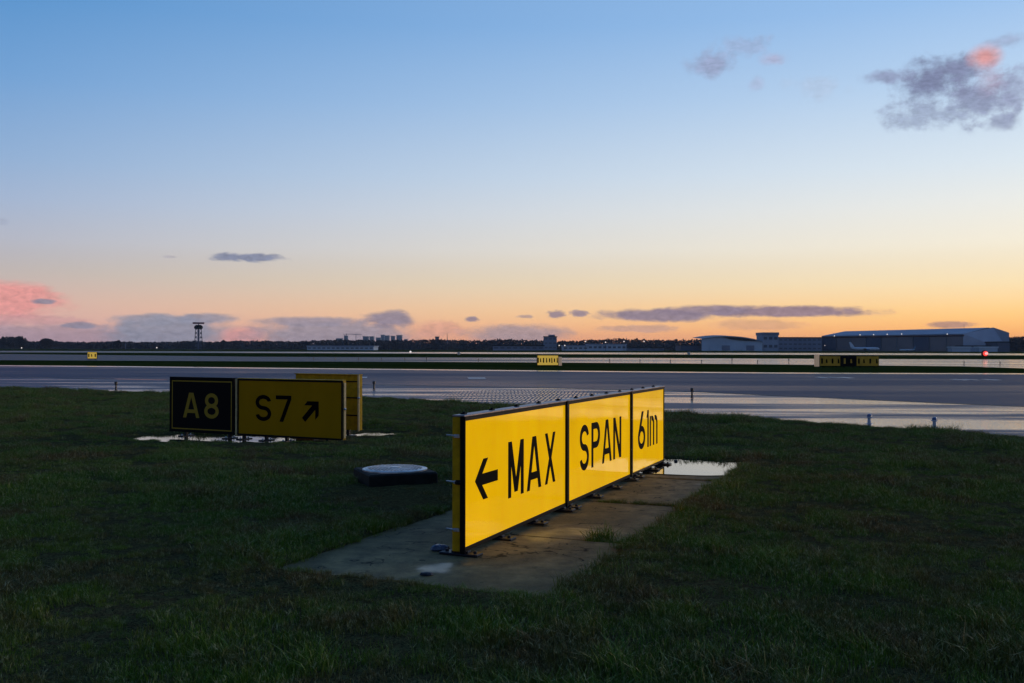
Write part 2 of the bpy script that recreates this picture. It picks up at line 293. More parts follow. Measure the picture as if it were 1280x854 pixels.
# ------------------------------------------------------------------ mesh helpers
class MB:
    def __init__(s): s.v = []; s.f = []
    def add(s, vs, fs):
        o = len(s.v); s.v += [tuple(v) for v in vs]; s.f += [tuple(i + o for i in f) for f in fs]; return s
    def box(s, c, size, rz=0.0, bev=0.0):
        x, y, z = (k / 2 for k in size); cc, ss = math.cos(rz), math.sin(rz)
        def T(a, b_, d): return (c[0] + a * cc - b_ * ss, c[1] + a * ss + b_ * cc, c[2] + d)
        if not bev:
            vs = [T(a * x, b_ * y, d * z) for d in (-1, 1) for a, b_ in ((-1, -1), (1, -1), (1, 1), (-1, 1))]
            return s.add(vs, [(3, 2, 1, 0), (4, 5, 6, 7), (0, 1, 5, 4), (1, 2, 6, 5), (2, 3, 7, 6), (3, 0, 4, 7)])
        rings = []
        for d, e in ((-z, bev), (-z + bev, 0), (z - bev, 0), (z, bev)):
            X, Y = x - e, y - e; k = bev if e == 0 else 0
            rings.append([T(a, b_, d) for a, b_ in ((-X + bev, -Y), (X - bev, -Y), (X, -Y + bev), (X, Y - bev), (X - bev, Y), (-X + bev, Y), (-X, Y - bev), (-X, -Y + bev))])
        return s.rings(rings)
    def rings(s, rings, cap=True):
        n = len(rings[0]); vs = [v for r in rings for v in r]; fs = []
        for i in range(len(rings) - 1):
            for j in range(n):
                a = i * n + j; b_ = i * n + (j + 1) % n; fs.append((a, b_, b_ + n, a + n))
        if cap: fs.append(tuple(reversed(range(n)))); fs.append(tuple(range((len(rings) - 1) * n, len(rings) * n)))
        return s.add(vs, fs)
    def lathe(s, c, prof, n=14, sx=1.0, sy=1.0):
        return s.rings([[(c[0] + r * sx * math.cos(2 * math.pi * k / n), c[1] + r * sy * math.sin(2 * math.pi * k / n), c[2] + z) for k in range(n)] for r, z in prof])
    def tube(s, a, b_, r, r2=None, n=6):
        a = Vector(a); b_ = Vector(b_); d = (b_ - a).normalized(); r2 = r if r2 is None else r2
        u = d.cross(Vector((0, 0, 1)) if abs(d.z) < .9 else Vector((1, 0, 0))).normalized(); w = d.cross(u)
        return s.rings([[tuple(p + (u * math.cos(2 * math.pi * k / n) + w * math.sin(2 * math.pi * k / n)) * rr) for k in range(n)] for p, rr in ((a, r), (b_, r2))])
    def plate(s, poly, t0, t1):            # poly in local (x along the sign, z up), thickness towards -y
        n = len(poly)
        vs = [(x, -t0, z) for x, z in poly] + [(x, -t1, z) for x, z in poly]
        fs = [tuple(range(n, 2 * n)), tuple(reversed(range(n)))] + [(i, (i + 1) % n, (i + 1) % n + n, i + n) for i in range(n)]
        return s.add(vs, fs)
    def build(s, name, m, parent=None, smooth=False, loc=None, rz=0.0):
        me = bpy.data.meshes.new(name); me.from_pydata(s.v, [], s.f); me.materials.append(m)
        bm = bmesh.new(); bm.from_mesh(me); bmesh.ops.recalc_face_normals(bm, faces=bm.faces); bm.to_mesh(me); bm.free()
        if smooth: me.shade_smooth()
        me.update(); return link(name, me, parent, loc, rz)
def link(name, data, parent=None, loc=None, rz=0.0):
    o = bpy.data.objects.new(name, data); COL.objects.link(o)
    if parent: o.parent = parent
    if loc is not None: o.location = loc
    o.rotation_euler.z = rz
    return o
def tag(o, label=None, cat=None, group=None, kind=None):
    for k, v in (('label', label), ('category', cat), ('group', group), ('kind', kind)):
        if v: o[k] = v
    return o
def empty(name, loc, rz, label, cat, group=None):
    return tag(link(name, None, None, loc, rz), label, cat, group)
def copy_tree(o, parent=None):
    c = o.copy(); COL.objects.link(c)
    if parent: c.parent = parent
    for ch in list(o.children): copy_tree(ch, c)
    return c

# ------------------------------------------------------------------ terrain
U = Vector((.371, .928)).normalized(); V = Vector((U.y, -U.x))       # along and across the near sign
PAD0 = Vector((.21, 5.2))            # near right corner of the pad
PADW, PADL = 1.76, 6.9
def pad_coords(x, y):
    d = Vector((x, y)) - PAD0; return d.dot(U), d.dot(V)             # s 0..PADL, lateral 0..-PADW
def ss(a, b, x):
    t = max(0, min(1, (x - a) / (b - a))); return t * t * (3 - 2 * t)
edge_px = [(0, 485), (145, 489.5), (300, 492.5), (450, 496), (560, 502), (640, 506.5), (830, 517), (960, 524.5), (1060, 531.5), (1170, 539), (1280, 547.5)]
EDGE = [(-120, 78), (-60, 52), (-32, 41)] + [tuple(G(*p)[:2]) for p in edge_px] + [(11.6, 12.6), (14, 7), (15.5, 0), (16, -12)]
def edge_y(x):
    for (x0, y0), (x1, y1) in zip(EDGE, EDGE[1:]):
        if x0 <= x <= x1: return y0 + (y1 - y0) * (x - x0) / (x1 - x0)
    return 90 if x < EDGE[0][0] else -50
# puddle basins: centre x, y, half length, half width, direction, depth
pc1 = G(285, 549.5); pc2 = G(478, 544.5); pc3 = G(404, 538)
BAS = [(pc1.x, pc1.y, 1.4, .72, R(-12), .085), (pc2.x, pc2.y, .75, .50, R(16), .075), (pc3.x, pc3.y, .9, .45, 0, .06)]
GX0, GX1, GY0, GY1 = -30, 20, -4, 46
def terrain(x, y):
    n1 = mnoise.noise(Vector((x * .45, y * .45, 3.1))); n2 = mnoise.noise(Vector((x * 1.9, y * 1.9, 7.7))); n3 = mnoise.noise(Vector((x * 6.1, y * 6.1, 1.7)))
    b = -.12 * ss(11.8, 14.8, y + .1 * x) + .026 * ss(13, 14.8, y) * ss(22, 18.5, y)
    border = ss(GX0, GX0 + 4, x) * ss(GX1, GX1 - 3, x) * ss(GY0, GY0 + 2, y) * ss(GY1, GY1 - 4, y)
    z = b + .025 * n1 + .022 * n2 + .012 * n3 + .012
    for cx, cy, a, w, r, dep in BAS:
        dx, dy = x - cx, y - cy; u = (dx * math.cos(r) + dy * math.sin(r)) / a; v = (-dx * math.sin(r) + dy * math.cos(r)) / w
        z += .034 * math.exp(-(u * u + v * v) * .13) * (1 + 1.2 * n3 * 1.0) - dep * 2.3 * math.exp(-(u * u + v * v) * .9) * (1 + .7 * n3)
    s, l = pad_coords(x, y)
    d = max(-s, s - PADL, l, -PADW - l) + .05 * mnoise.noise(Vector((x * 2.3, y * 2.3, 9)))   # >0 outside the pad
    # bare trough at the far end of the pad where the rain has collected
    if d < .35: z = z + (.028 - z * .6) * ss(.35, .1, d) * (0 if s > PADL - 1.6 and d < .3 and False else 1)
    if d < .03: z = -.10 + (z + .10) * ss(-.08, .03, d)
    z = -.12 + (z + .12) * border
    e = edge_y(x) - y                 # >0 on the grass side
    if e < 1.2: z = z * ss(0, 1.2, e) + (-.125) * (1 - ss(0, 1.2, e)) + .012 * n2 * ss(0, .3, e)
    if e < 0: z = -.16
    return z
def make_ground():
    xs = [GX0]; 
    while xs[-1] < GX1: xs.append(xs[-1] + (.09 if -4.5 < xs[-1] < 5 else .18))
    xs[-1] = GX1
    ys = [GY0]
    while ys[-1] < GY1: ys.append(ys[-1] + (.09 if 3 < ys[-1] < 17 else .2))
    ys[-1] = GY1
    nx, ny = len(xs), len(ys)
    vs = [(x, y, terrain(x, y)) for y in ys for x in xs]
    for i in range(nx): vs[i] = vs[i][:2] + (-.12,); k = (ny - 1) * nx + i; vs[k] = vs[k][:2] + (-.16,)
    fs = [(j * nx + i, j * nx + i + 1, (j + 1) * nx + i + 1, (j + 1) * nx + i) for j in range(ny - 1) for i in range(nx - 1)]
    B = 6500; o = len(vs)
    a, b, c, d = (GX0, GY0), (GX1, GY0), (GX1, GY1), (GX0, GY1)
    A_, B_, C_, D_ = (-B, -B), (B, -B), (B, B), (-B, B)
    vs += [(*p, -.12) for p in (a, b, c, d, A_, B_, C_, D_)]
    fs += [(o + 4, o + 5, o + 1, o), (o + 5, o + 6, o + 2, o + 1), (o + 6, o + 7, o + 3, o + 2), (o + 7, o + 4, o, o + 3)]
    me = bpy.data.meshes.new('ground'); me.from_pydata(vs, [], fs); me.materials.append(M['ground']); me.shade_smooth()
    return tag(link('ground', me), kind='structure')
ground = make_ground()

def sheet(name, near, far, z, m, kind='structure'):
    vs = [(p[0], p[1], z) for p in near] + [(p[0], p[1], z) for p in far]; n = len(near)
    fs = [(i, i + 1, n + i + 1, n + i) for i in range(n - 1)]
    me = bpy.data.meshes.new(name); me.from_pydata(vs, [], fs); me.materials.append(m)
    return tag(link(name, me), kind=kind)
# joint between shoulder and taxiway, then the taxiway's far edge, both following the curve
jpx = [(0, 471.5), (145, 474), (300, 477), (450, 481), (560, 483), (640, 484.3), (830, 488.3), (960, 494.5), (1060, 499), (1170, 504), (1280, 508.7)]
JOINT = [(-130, 112), (-70, 82), (-45, 66)] + [tuple(G(*p)[:2]) for p in jpx] + [(17.5, 22), (21, 14), (23, 4), (24, -12)]
fpx = [(0, 457.8), (145, 459), (300, 460.7), (450, 462.2), (560, 463.3), (640, 464.2), (830, 466), (960, 467.2), (1060, 467.7), (1170, 468), (1280, 468.3)]
FAR = [(-300, 150), (-160, 118), (-90, 96)] + [tuple(G(*p)[:2]) for p in fpx] + [(60, 56), (110, 50), (180, 44), (260, 36)]
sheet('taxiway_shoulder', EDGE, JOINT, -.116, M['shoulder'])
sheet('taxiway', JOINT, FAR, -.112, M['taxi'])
sheet('joint_line', [(x, y - .10) for x, y in JOINT], [(x, y + .05) for x, y in JOINT], -.107, M['joint'])
sheet('taxiway_edge_strip', [(x, y) for x, y in FAR], [(x * 1.04, y * 1.045) for x, y in FAR], -.108, M['strip'])
def band(name, near_px, far_px, z, m):
    nr = [tuple(G(*p, z)[:2]) for p in near_px]; fr = [tuple(G(*p, z)[:2]) for p in far_px]
    def ext(l):
        (x0, y0), (x1, y1) = l[0], l[1]; (x2, y2), (x3, y3) = l[-2], l[-1]
        k = 900
        return [(x0 - k, y0 - k * (y1 - y0) / (x1 - x0) * .3)] + l + [(x3 + k, y3 + k * (y3 - y2) / (x3 - x2) * .3)]
    return sheet(name, ext(nr), ext(fr), z, m)
band('second_taxiway', [(0, 450.3), (320, 451.8), (640, 453), (800, 454), (960, 455.6), (1060, 456.6), (1130, 457.3), (1200, 458), (1280, 460.5)],
     [(0, 442.5), (320, 446), (640, 447.2), (800, 447.6), (960, 448.3), (1060, 448.8), (1130, 449), (1200, 449.2), (1280, 449.5)], -.112, M['taxi_far'])
band('runway', [(0, 440.6), (320, 441.4), (640, 442.6), (960, 443.5), (1280, 444.3)], [(0, 438.6), (320, 439.4), (640, 440.5), (960, 441.2), (1280, 441.9)], -.104, M['runway'])

# worn white marks on the taxiway
for i, (x, y, L) in enumerate([(1028, 472.3, .5), (1043, 472.3, .3), (1058, 472.5, .6), (1199, 475, .5), (1214, 475, .35), (1239, 475, .55), (596, 473, 1.4), (455, 472, .5)]):
    c = G(x, y)
    MB().box((0, 0, 0), (L * .6, 1.3, .004), rz=.1).build('painted_mark', M['paint'], loc=(c.x, c.y, -.108))['kind'] = 'structure'

# puddles
def puddle(name, cx, cy, a, w, r, z, seed, n=56):
    vs = []
    for k in range(n):
        t = 2 * math.pi * k / n; q = 1 + .18 * mnoise.noise(Vector((math.cos(t) * 1.7 + seed, math.sin(t) * 1.7, 0)))
        u, v = a * math.cos(t) * q, w * math.sin(t) * q
        vs.append((cx + u * math.cos(r) - v * math.sin(r), cy + u * math.sin(r) + v * math.cos(r), z))
    me = bpy.data.meshes.new(name); me.from_pydata(vs, [], [tuple(range(n))]); me.materials.append(M['water'])
    return tag(link(name, me), kind='structure')
puddle('puddle', pc1.x, pc1.y, 1.62, 1.1, R(-12), -.106, 1)
puddle('puddle', (pc2.x * .6 + pc3.x * .4), (pc2.y + pc3.y) / 2, 1.25, .75, R(4), -.106, 5)

# ------------------------------------------------------------------ concrete pad
pad = tag(link('concrete_pad', None, None, (PAD0.x, PAD0.y, 0), math.atan2(U.y, U.x)), 'stained wet concrete slabs under the MAX SPAN sign', kind='structure')
joints = [0, 1.62, 3.36, 5.12, PADL]
for i, (a, b) in enumerate(zip(joints, joints[1:])):
    mb = MB(); mb.box(((a + b) / 2, PADW / 2, -.075 - .004 * (i % 2)), (b - a - .055, PADW, .15), bev=.012)
    o = mb.build('slab', M['concrete'], pad)
    o.rotation_euler = (R(.15 * (-1) ** i), R(.12 * (i - 1)), 0) if i < 3 else (0, 0, 0)
# rain water lying on the far slab
ps = PAD0 + U * (PADL - .62) - V * (PADW / 2 - .1)
vs = []
for k in range(60):
    t = 2 * math.pi * k / 60; q = 1 + .12 * mnoise.noise(Vector((math.cos(t) * 2, math.sin(t) * 2, 4)))
    u = math.copysign(abs(math.cos(t)) ** .55, math.cos(t)) * .92 * q; v = math.copysign(abs(math.sin(t)) ** .55, math.sin(t)) * 1.0 * q
    p = ps + U * u - V * v; vs.append((p.x, p.y, .0045))
me = bpy.data.meshes.new('puddle'); me.from_pydata(vs, [], [tuple(range(60))]); me.materials.append(M['water'])
tag(link('puddle', me), kind='structure')

# ------------------------------------------------------------------ lettering (each stroke at its own thickness)
T = .148
def arc(cx, cy, rx, ry, a0, a1, t=T, n=16):
    out = []
    for k in range(n):
        b0, b1 = R(a0 + (a1 - a0) * k / n), R(a0 + (a1 - a0) * (k + 1) / n)
        out.append([(cx + rx * math.cos(b0), cy + ry * math.sin(b0)), (cx + rx * math.cos(b1), cy + ry * math.sin(b1)),
                    (cx + (rx - t) * math.cos(b1), cy + (ry - t) * math.sin(b1)), (cx + (rx - t) * math.cos(b0), cy + (ry - t) * math.sin(b0))])
    return out
def rect(x0, y0, x1, y1): return [[(x0, y0), (x1, y0), (x1, y1), (x0, y1)]]
def diag(x0, x1, hw=.165, y0=0, y1=1): return [[(x0 - hw / 2, y0), (x0 + hw / 2, y0), (x1 + hw / 2, y1), (x1 - hw / 2, y1)]]
ry = (1 + T) / 4
GL = {
 'M': (.785, [rect(0, 0, T, 1), rect(.785 - T, 0, .785, 1), diag(.3925 - .0, .09, .16, .08), diag(.3925 + .0, .695, .16, .08)]),
 'A': (.85, [diag(.08, .395), diag(.77, .455), rect(.17, .19, .68, .33)]),
 'X': (.75, [diag(.085, .665, .18), diag(.665, .085, .18)]),
 'N': (.685, [rect(0, 0, T, 1), rect(.685 - T, 0, .685, 1), diag(.60, .085, .17)]),
 'P': (.66, [rect(0, 0, T, 1), rect(T, 1 - T, .37, 1), arc(.37, .71, .29, .29, -90, 90), rect(T, .42, .37, .42 + T)]),
 'S': (.685, [arc(.3425, 1 - ry, .3425, ry, 12, 270, n=24), arc(.3425, ry, .3425, ry, 90, -168, n=24)]),
 '8': (.685, [arc(.3425, 1 - ry, .31, ry, 0, 360, n=30), arc(.3425, ry, .3425, ry, 0, 360, n=30)]),
 '6': (.685, [arc(.3425, .31, .3425, .31, 0, 360, n=30), diag(.085, .44, .18, .36, 1)]),
 '7': (.685, [rect(0, 1 - T, .685, 1), diag(.25, .60, .165, 0, 1 - T)]),
 '1': (.245, [rect(.245 - T, 0, .245, 1), [[(0, .80), (.10, .80), (.10, 1.0), (.07, .92)]]]),
 'm': (.88, [rect(0, 0, T * .9, .82), arc(.25, .60, .25, .22, 0, 110, T * .9, 10), rect(.5 - T * .9, 0, .5, .60), arc(.63, .60, .25, .22, 0, 110, T * .9, 10), rect(.88 - T * .9, 0, .88, .60)]),
}
def letter(ch, x, z, h, parent, m, y0=0.0, w=None):
    wid, strokes = GL[ch]; kx = (w / wid) if w else h
    mb = MB()
    for i, st in enumerate(strokes):
        for p in st: mb.plate([(x + a * kx, z + b * h) for a, b in p], y0, y0 + .0016 + .0004 * i)
    return mb.build('letter', m, parent)
def arrow(cx, cz, ang, L, parent, m, y0=0.0, th=.075, arm=.19):
    strokes = [[(-L / 2, -th / 2), (L / 2 - .055, -th / 2), (L / 2 - .055, th / 2), (-L / 2, th / 2)]]
    a = R(45); d = (-math.cos(a) * arm, math.sin(a) * arm); w = th * 1.05
    for sgn in (1, -1):
        strokes.append([(L / 2, 0), (L / 2 + d[0], sgn * d[1]), (L / 2 + d[0] - w, sgn * d[1]), (L / 2 - w, 0)])
    mb = MB(); c, s_ = math.cos(ang), math.sin(ang)
    for i, p in enumerate(strokes):
        mb.plate([(cx + x * c - z * s_, cz + x * s_ + z * c) for x, z in p], y0, y0 + .0016 + .0004 * i)
    return mb.build('arrow', m, parent)
def s_of(px, O, D):     # distance along the line O + s D seen in column px
    k = (px - 640) / F; return (k * O[1] - O[0]) / (D[0] - k * D[1])

# ------------------------------------------------------------------ near sign: MAX SPAN 61m
# local frame: x along the sign, -y out of its face, z up
O1 = Vector((-.312, 6.263)); rz1 = math.atan2(U.y, U.x)
sign = empty('taxiway_sign', (O1.x, O1.y, 0), rz1, 'long bright yellow sign reading MAX SPAN 61m with a left arrow on concrete slabs', 'sign')
DEP = .07; ZB, ZT = .030, .880      # underside and top of the cabinets
bounds = [0, s_of(707.5, O1, U), s_of(788, O1, U), s_of(829.5, O1, U)]
def cabinet(parent, x0, x1, zb, zt, dep, face_m, side_m, border=.026, back_m=None, topm=None, flip=1):
    MB().box(((x0 + x1) / 2, dep / 2 + .004, (zb + zt) / 2), (x1 - x0 - .004, dep - .008, zt - zb - .004), bev=.004).build('cabinet', side_m, parent)
    b = border
    fr = MB()
    for (c, sz) in ((((x0 + b / 2), .0, (zb + zt) / 2), (b, .022, zt - zb)), ((x1 - b / 2, .0, (zb + zt) / 2), (b, .022, zt - zb)),
                    (((x0 + x1) / 2, .0, zb + b / 2), (x1 - x0 - 2 * b, .020, b)), (((x0 + x1) / 2, .0, zt - b / 2), (x1 - x0 - 2 * b, .020, b))):
        fr.box(c, sz, bev=.002)
    fr.build('frame', M['frame'], parent)
    top = MB().box(((x0 + x1) / 2, dep / 2 - .006, zt + .006), (x1 - x0 - .006, dep + .014, .012), bev=.003)
    top.build('top_rail', topm or M['alu'], parent)
    f = MB().plate([(x0 + b, zb + b), (x1 - b, zb + b), (x1 - b, zt - b), (x0 + b, zt - b)], -.003, .003)
    return f.build('face_panel', face_m, parent)
faces = [cabinet(sign, a, b, ZB, ZT, DEP, M['yellow_lit'], M['yellow_paint']) for a, b in zip(bounds, bounds[1:])]
zl = .262
for f_, items in zip(faces, ([('M', 635, 654.3), ('A', 658.4, 676.2), ('X', 681, 693.8)],
                             [('S', 724.5, 735.8), ('P', 739, 749.6), ('A', 752.4, 764.2), ('N', 766.3, 776.2)],
                             [('6', 797.2, 806.2), ('1', 807.8, 810.6), ('m', 811.9, 821.4)])):
    for ch, a, b in items:
        s0, s1 = s_of(a, O1, U), s_of(b, O1, U)
        letter(ch, s0, zl, .395, f_, M['letter'], .003, s1 - s0)
arrow((s_of(593.5, O1, U) + s_of(622, O1, U)) / 2, zl + .19, math.pi, s_of(622, O1, U) - s_of(593.5, O1, U), faces[0], M['letter'], .003)
# clamps along the top, latches on the end, hinge lugs
x = .1
while x < bounds[-1]:
    MB().box((x, DEP / 2, ZT + .016), (.045, .03, .010), bev=.003).lathe((x, DEP / 2, ZT + .018), [(.010, 0), (.010, .008), (.006, .011)], 8).build('clamp', M['frame'], sign); x += .46
for z in (ZB + .14, ZB + .44, ZB + .73):
    mb = MB(); mb.tube((-.006, DEP * .35, z), (-.010, DEP + .035, z + .006), .006, .005); mb.box((-.006, DEP * .5, z), (.01, .04, .022), bev=.002)
    mb.build('latch', M['steel'], sign)
MB().lathe((-.004, 0, 0), [(.022, -.012), (.026, 0), (.018, .014)], 10).build('knob', M['frame'], sign, loc=(-.004, .02, ZB + .44))
MB().box((-.002, -.006, (ZB + ZT) / 2), (.012, .036, ZT - ZB + .01), bev=.003).build('end_post', M['frame'], sign)
for b_ in bounds[1:3]: MB().box((b_, -.006, (ZB + ZT) / 2), (.05, .034, ZT - ZB + .012), bev=.003).build('joint_post', M['frame'], sign)
# feet
for i, s_ in enumerate((.06, .62, 1.28, 1.95, 2.12, 2.75, 3.35, 3.98, 4.2, 4.85, 5.4)):
    if s_ > bounds[-1]: continue
    ft = MB().box((0, 0, .011), (.10, .27, .016), bev=.005).box((0, 0, .024), (.05, .12, .016), bev=.004)
    fo = ft.build('foot', M['foot'], sign, loc=(s_ + rnd.uniform(-.02, .02), .03, .002), rz=rnd.uniform(-.06, .06))
    for yy in (-.10, .10):
        MB().lathe((0, yy, .019), [(.012, 0), (.012, .010), (.006, .016)], 6).build('bolt', M['foot'], fo)
# ------------------------------------------------------------------ A8 and S7 signs
O2 = Vector((-5.56, 16.2)); R2 = Vector((-2.476, 14.6)); U2 = (R2 - O2).normalized(); rz2 = math.atan2(U2.y, U2.x)
sA = empty('taxiway_sign', (O2.x, O2.y, -.14), rz2, 'black sign with yellow border reading A8, left of the S7 sign', 'sign', 'taxiway signs across the puddle')
a0, a1 = 0, s_of(293, O2, U2)
zb2, zt2 = .10, .975
fA = cabinet(sA, a0, a1, zb2, zt2, .08, M['blackface'], M['frame'], topm=M['frame'])
mb = MB(); g, t_ = .045, .018
X0, X1, Z0, Z1 = a0 + g, a1 - g, zb2 + g, zt2 - g
for p in ([(X0, Z0), (X1, Z0), (X1, Z0 + t_), (X0, Z0 + t_)], [(X0, Z1 - t_), (X1, Z1 - t_), (X1, Z1), (X0, Z1)],
          [(X0, Z0 + t_), (X0 + t_, Z0 + t_), (X0 + t_, Z1 - t_), (X0, Z1 - t_)], [(X1 - t_, Z0 + t_), (X1, Z0 + t_), (X1, Z1 - t_), (X1 - t_, Z1 - t_)]):
    mb.plate(p, .003, .0045)
mb.build('border', M['yletter'], fA)
def put2(ch, a, b, f_, m, base, off):
    s0, s1 = s_of(a, O2, U2) - off, s_of(b, O2, U2) - off
    letter(ch, s0, base, .40, f_, m, .003, s1 - s0)
put2('A', 229.5, 249.8, fA, M['yletter'], .335, 0); put2('8', 256, 274, fA, M['yletter'], .335, 0)
sb0 = s_of(297.5, O2, U2); p = O2 + U2 * sb0
sS = empty('taxiway_sign', (p.x, p.y, -.14), rz2, 'unlit dark yellow sign reading S7 with an arrow up to the right', 'sign', 'taxiway signs across the puddle')
b1 = (R2 - O2).length - sb0
fS = cabinet(sS, 0, b1, zb2, zt2, .08, M['yellow'], M['yellow_paint'], topm=M['yellow_paint'])
put2('S', 320, 339.5, fS, M['letter'], .335, sb0); put2('7', 345.3, 364.6, fS, M['letter'], .335, sb0)
arrow((s_of(377.5, O2, U2) + s_of(401.5, O2, U2)) / 2 - sb0, .52, R(45), .40, fS, M['letter'], .003, .085, .21)
MB().box((b1 + .004, .04, (zb2 + zt2) / 2), (.012, .05, zt2 - zb2 - .06), bev=.003).build('sunlit_end_strip', M['end'], sS)
MB().lathe((b1 + .012, .03, .56), [(.02, -.015), (.024, 0), (.016, .015)], 8).build('latch', M['steel'], sS)
MB().box((-.020, -.004, (zb2 + zt2) / 2 - .01), (.030, .03, zt2 - zb2 + .02), bev=.003).build('sunlit_end_strip', M['end'], sS)  # pale strip stands in for the lit cabinet side in the gap
for root, xs in ((sA, (.32, a1 - .12)), (sS, (.10, .55, .95, b1 - .3))):
    for q in xs:
        fo = MB().box((0, 0, .012), (.11, .26, .02), bev=.005).box((0, 0, .045), (.05, .05, .06), bev=.005).build('foot', M['foot'], root, loc=(q, .04, .026))
        for yy in (-.09, .09): MB().lathe((0, yy, .02), [(.014, 0), (.014, .014), (.007, .026)], 6).build('bolt', M['steel'], fo)
pb = G(382, 553)
tag(MB().box((0, 0, .02), (.36, .26, .10), bev=.015).build('footing_block', mat('rusty_brown_block', (.10, .055, .03), .7, var=.4, vscale=14, bump=.4), loc=(pb.x, pb.y + .3, -.13), rz=rz2),
    'low rusty brown block on the ground under the S7 sign', 'block')
# the sign cabinet that stands behind, seen from its ribbed back
O3 = Q(368.5, 500, 16.55); R3 = Q(449, 500, 15.9); D3 = Vector((R3.x - O3.x, R3.y - O3.y)); L3 = D3.length
sB = empty('sign_cabinet', (O3.x, O3.y, -.14), math.atan2(D3.y, D3.x), 'yellow ribbed sign cabinet partly hidden behind the S7 sign', 'sign')
MB().box((L3 / 2, .05, .58), (L3, .07, .88), bev=.006).build('cabinet', M['yellow_paint'], sB)
for z in (.92, .66, .38): MB().box((L3 / 2, .008, z), (L3 - .03, .018, .018), bev=.003).build('rib', M['frame'], sB)
MB().box((L3 - .008, -.006, .58), (.028, .03, .90), bev=.003).build('edge_strip', M['end'], sB)
MB().box((L3 / 2, .04, 1.03), (L3 + .01, .10, .016), bev=.003).build('top_rail', M['yellow_paint'], sB)
MB().lathe((L3 + .006, -.02, .66), [(.02, -.014), (.024, 0), (.016, .014)], 8).build('latch', M['steel'], sB)
for q in (.2, L3 - .25):
    MB().box((q, .05, .085), (.05, .05, .11), bev=.004).box((q, .05, .04), (.1, .3, .02), bev=.004).build('foot', M['foot'], sB)

# ------------------------------------------------------------------ inspection pit with round cover
pit = empty('inspection_pit', (-1.139, 9.72, 0), R(22), 'dark square concrete pit with a round metal cover left of the near sign', 'pit')
MB().box((0, 0, .04), (.67, .67, .18), bev=.015).build('pit_block', M['pit'], pit)
lid = MB().lathe((0, 0, .13), [(.315, 0), (.315, .012), (.300, .016), (.293, .012), (.286, .012), (.282, .018), (0.001, .021)], 48).build('cover', M['lid'], pit, smooth=False)
stud = MB()
for i in range(-8, 9):
    for j in range(-8, 9):
        x, y = i * .031, j * .031 + (.015 if i % 2 else 0)
        if x * x + y * y < .068 and x * x + y * y > .004: stud.box((x, y, .1515), (.018, .008, .006), rz=(R(45) if (i + j) % 2 else R(-45)))
s_ = stud.build('tread_pattern', M['lid'], lid); s_['kind'] = 'stuff'
MB().lathe((0, 0, .15), [(.05, 0), (.048, .008), (.02, .010)], 16).build('hub', M['steel'], lid)

# small loose things
c = G(533, 720, 0)
tag(MB().lathe((0, 0, 0), [(.012, 0), (.028, .006), (.022, .018), (.004, .022)], 9, 1.5, 1).build('stone', M['foot'], loc=(c.x, c.y, .002)), 'small dark stone lying on the front concrete slab', 'stone')
c = G(832, 577.5, 0)
tag(MB().lathe((0, 0, 0), [(.015, 0), (.024, .008), (.016, .02), (.004, .024)], 9).build('stone', M['foot'], loc=(c.x + .12, c.y, .002)), 'small dark lump in the puddle at the far end of the near sign', 'stone')
c = G(550, 690, 0)
bag = MB()
for k in range(5): bag.lathe((rnd.uniform(-.03, .03), rnd.uniform(-.02, .02), 0), [(.02, 0), (.034, .012), (.026, .03), (.008, .04)], 8, 1.3, .8)
tag(bag.build('weight_bag', M['bluebag'], loc=(c.x + .0, c.y + .02, .004)), 'small blue bag lying at the near foot of the MAX SPAN sign', 'bag')

# ------------------------------------------------------------------ edge lights and markers
def edge_light(p, label, h=.20):
    r = empty('edge_light', (p.x, p.y, p.z), 0, label, 'light', 'edge lights on the taxiway shoulder')
    MB().lathe((0, 0, 0), [(.07, -.01), (.07, .008), (.035, .014), (.03, .11 * h / .2)], 14).build('stem', M['lightgrey'], r, smooth=False)
    MB().lathe((0, 0, .11 * h / .2), [(.032, 0), (.06, .012), (.062, .022), (.046, .03)], 14).build('collar', M['lightgrey'], r)
    MB().lathe((0, 0, .135 * h / .2), [(.042, 0), (.046, .03), (.036, .052), (.012, .062)], 14).build('lens', M['bluelens'], r)
    return r
p1, p2 = G(1086.5, 530), G(1168, 534.5)
edge_light(p1, 'left one of the two mushroom shaped edge lights at the grass edge')
edge_light(p2, 'right one of the two mushroom shaped edge lights at the grass edge')
def marker(px, py, h, w, label, grp):
    p = G(px, py); r = empty('edge_marker', (p.x, p.y, -.11), 0, label, 'marker', grp)
    MB().lathe((0, 0, 0), [(w * 1.6, 0), (w * 1.6, .01), (w, .02), (w * .8, h * .6)], 8).build('post', M['darkpost'], r)
    MB().lathe((0, 0, h * .6), [(w, 0), (w * 1.5, .02), (w * 1.5, h * .35), (w * .6, h * .4)], 8).build('reflector', M['darkpost'], r)
marker(145, 488.5, .30, .035, 'thin dark marker post by the grass edge at far left', 'dark marker posts on the shoulder')
marker(467.5, 487.5, .30, .035, 'thin dark marker post on the shoulder right of the S7 sign', 'dark marker posts on the shoulder')
marker(865, 498, .30, .032, 'thin dark marker post on the shoulder right of the MAX SPAN sign', 'dark marker posts on the shoulder')
MK = {392: 'just above the top left corner of the yellow cabinet behind S7', 419: 'above the yellow cabinet behind the S7 sign', 448: 'above the right edge of the yellow cabinet', 477: 'below the left end of the city skyline',
      506: 'below the right end of the city skyline', 533: 'taller than its neighbours, left of the pale box', 598: 'alone between the pale box and the lit sign', 762: 'first to the right of the lit sign', 800: 'second to the right of the lit sign',
      838: 'above the far top corner of the MAX SPAN sign', 877: 'below the left end of the curved hangar', 915: 'tall one below the middle of the curved hangar', 947: 'below the square tower block',
      986: 'tall one just left of the long dim sign', 1205: 'just left of the red lamp', 1250: 'just right of the red lamp'}
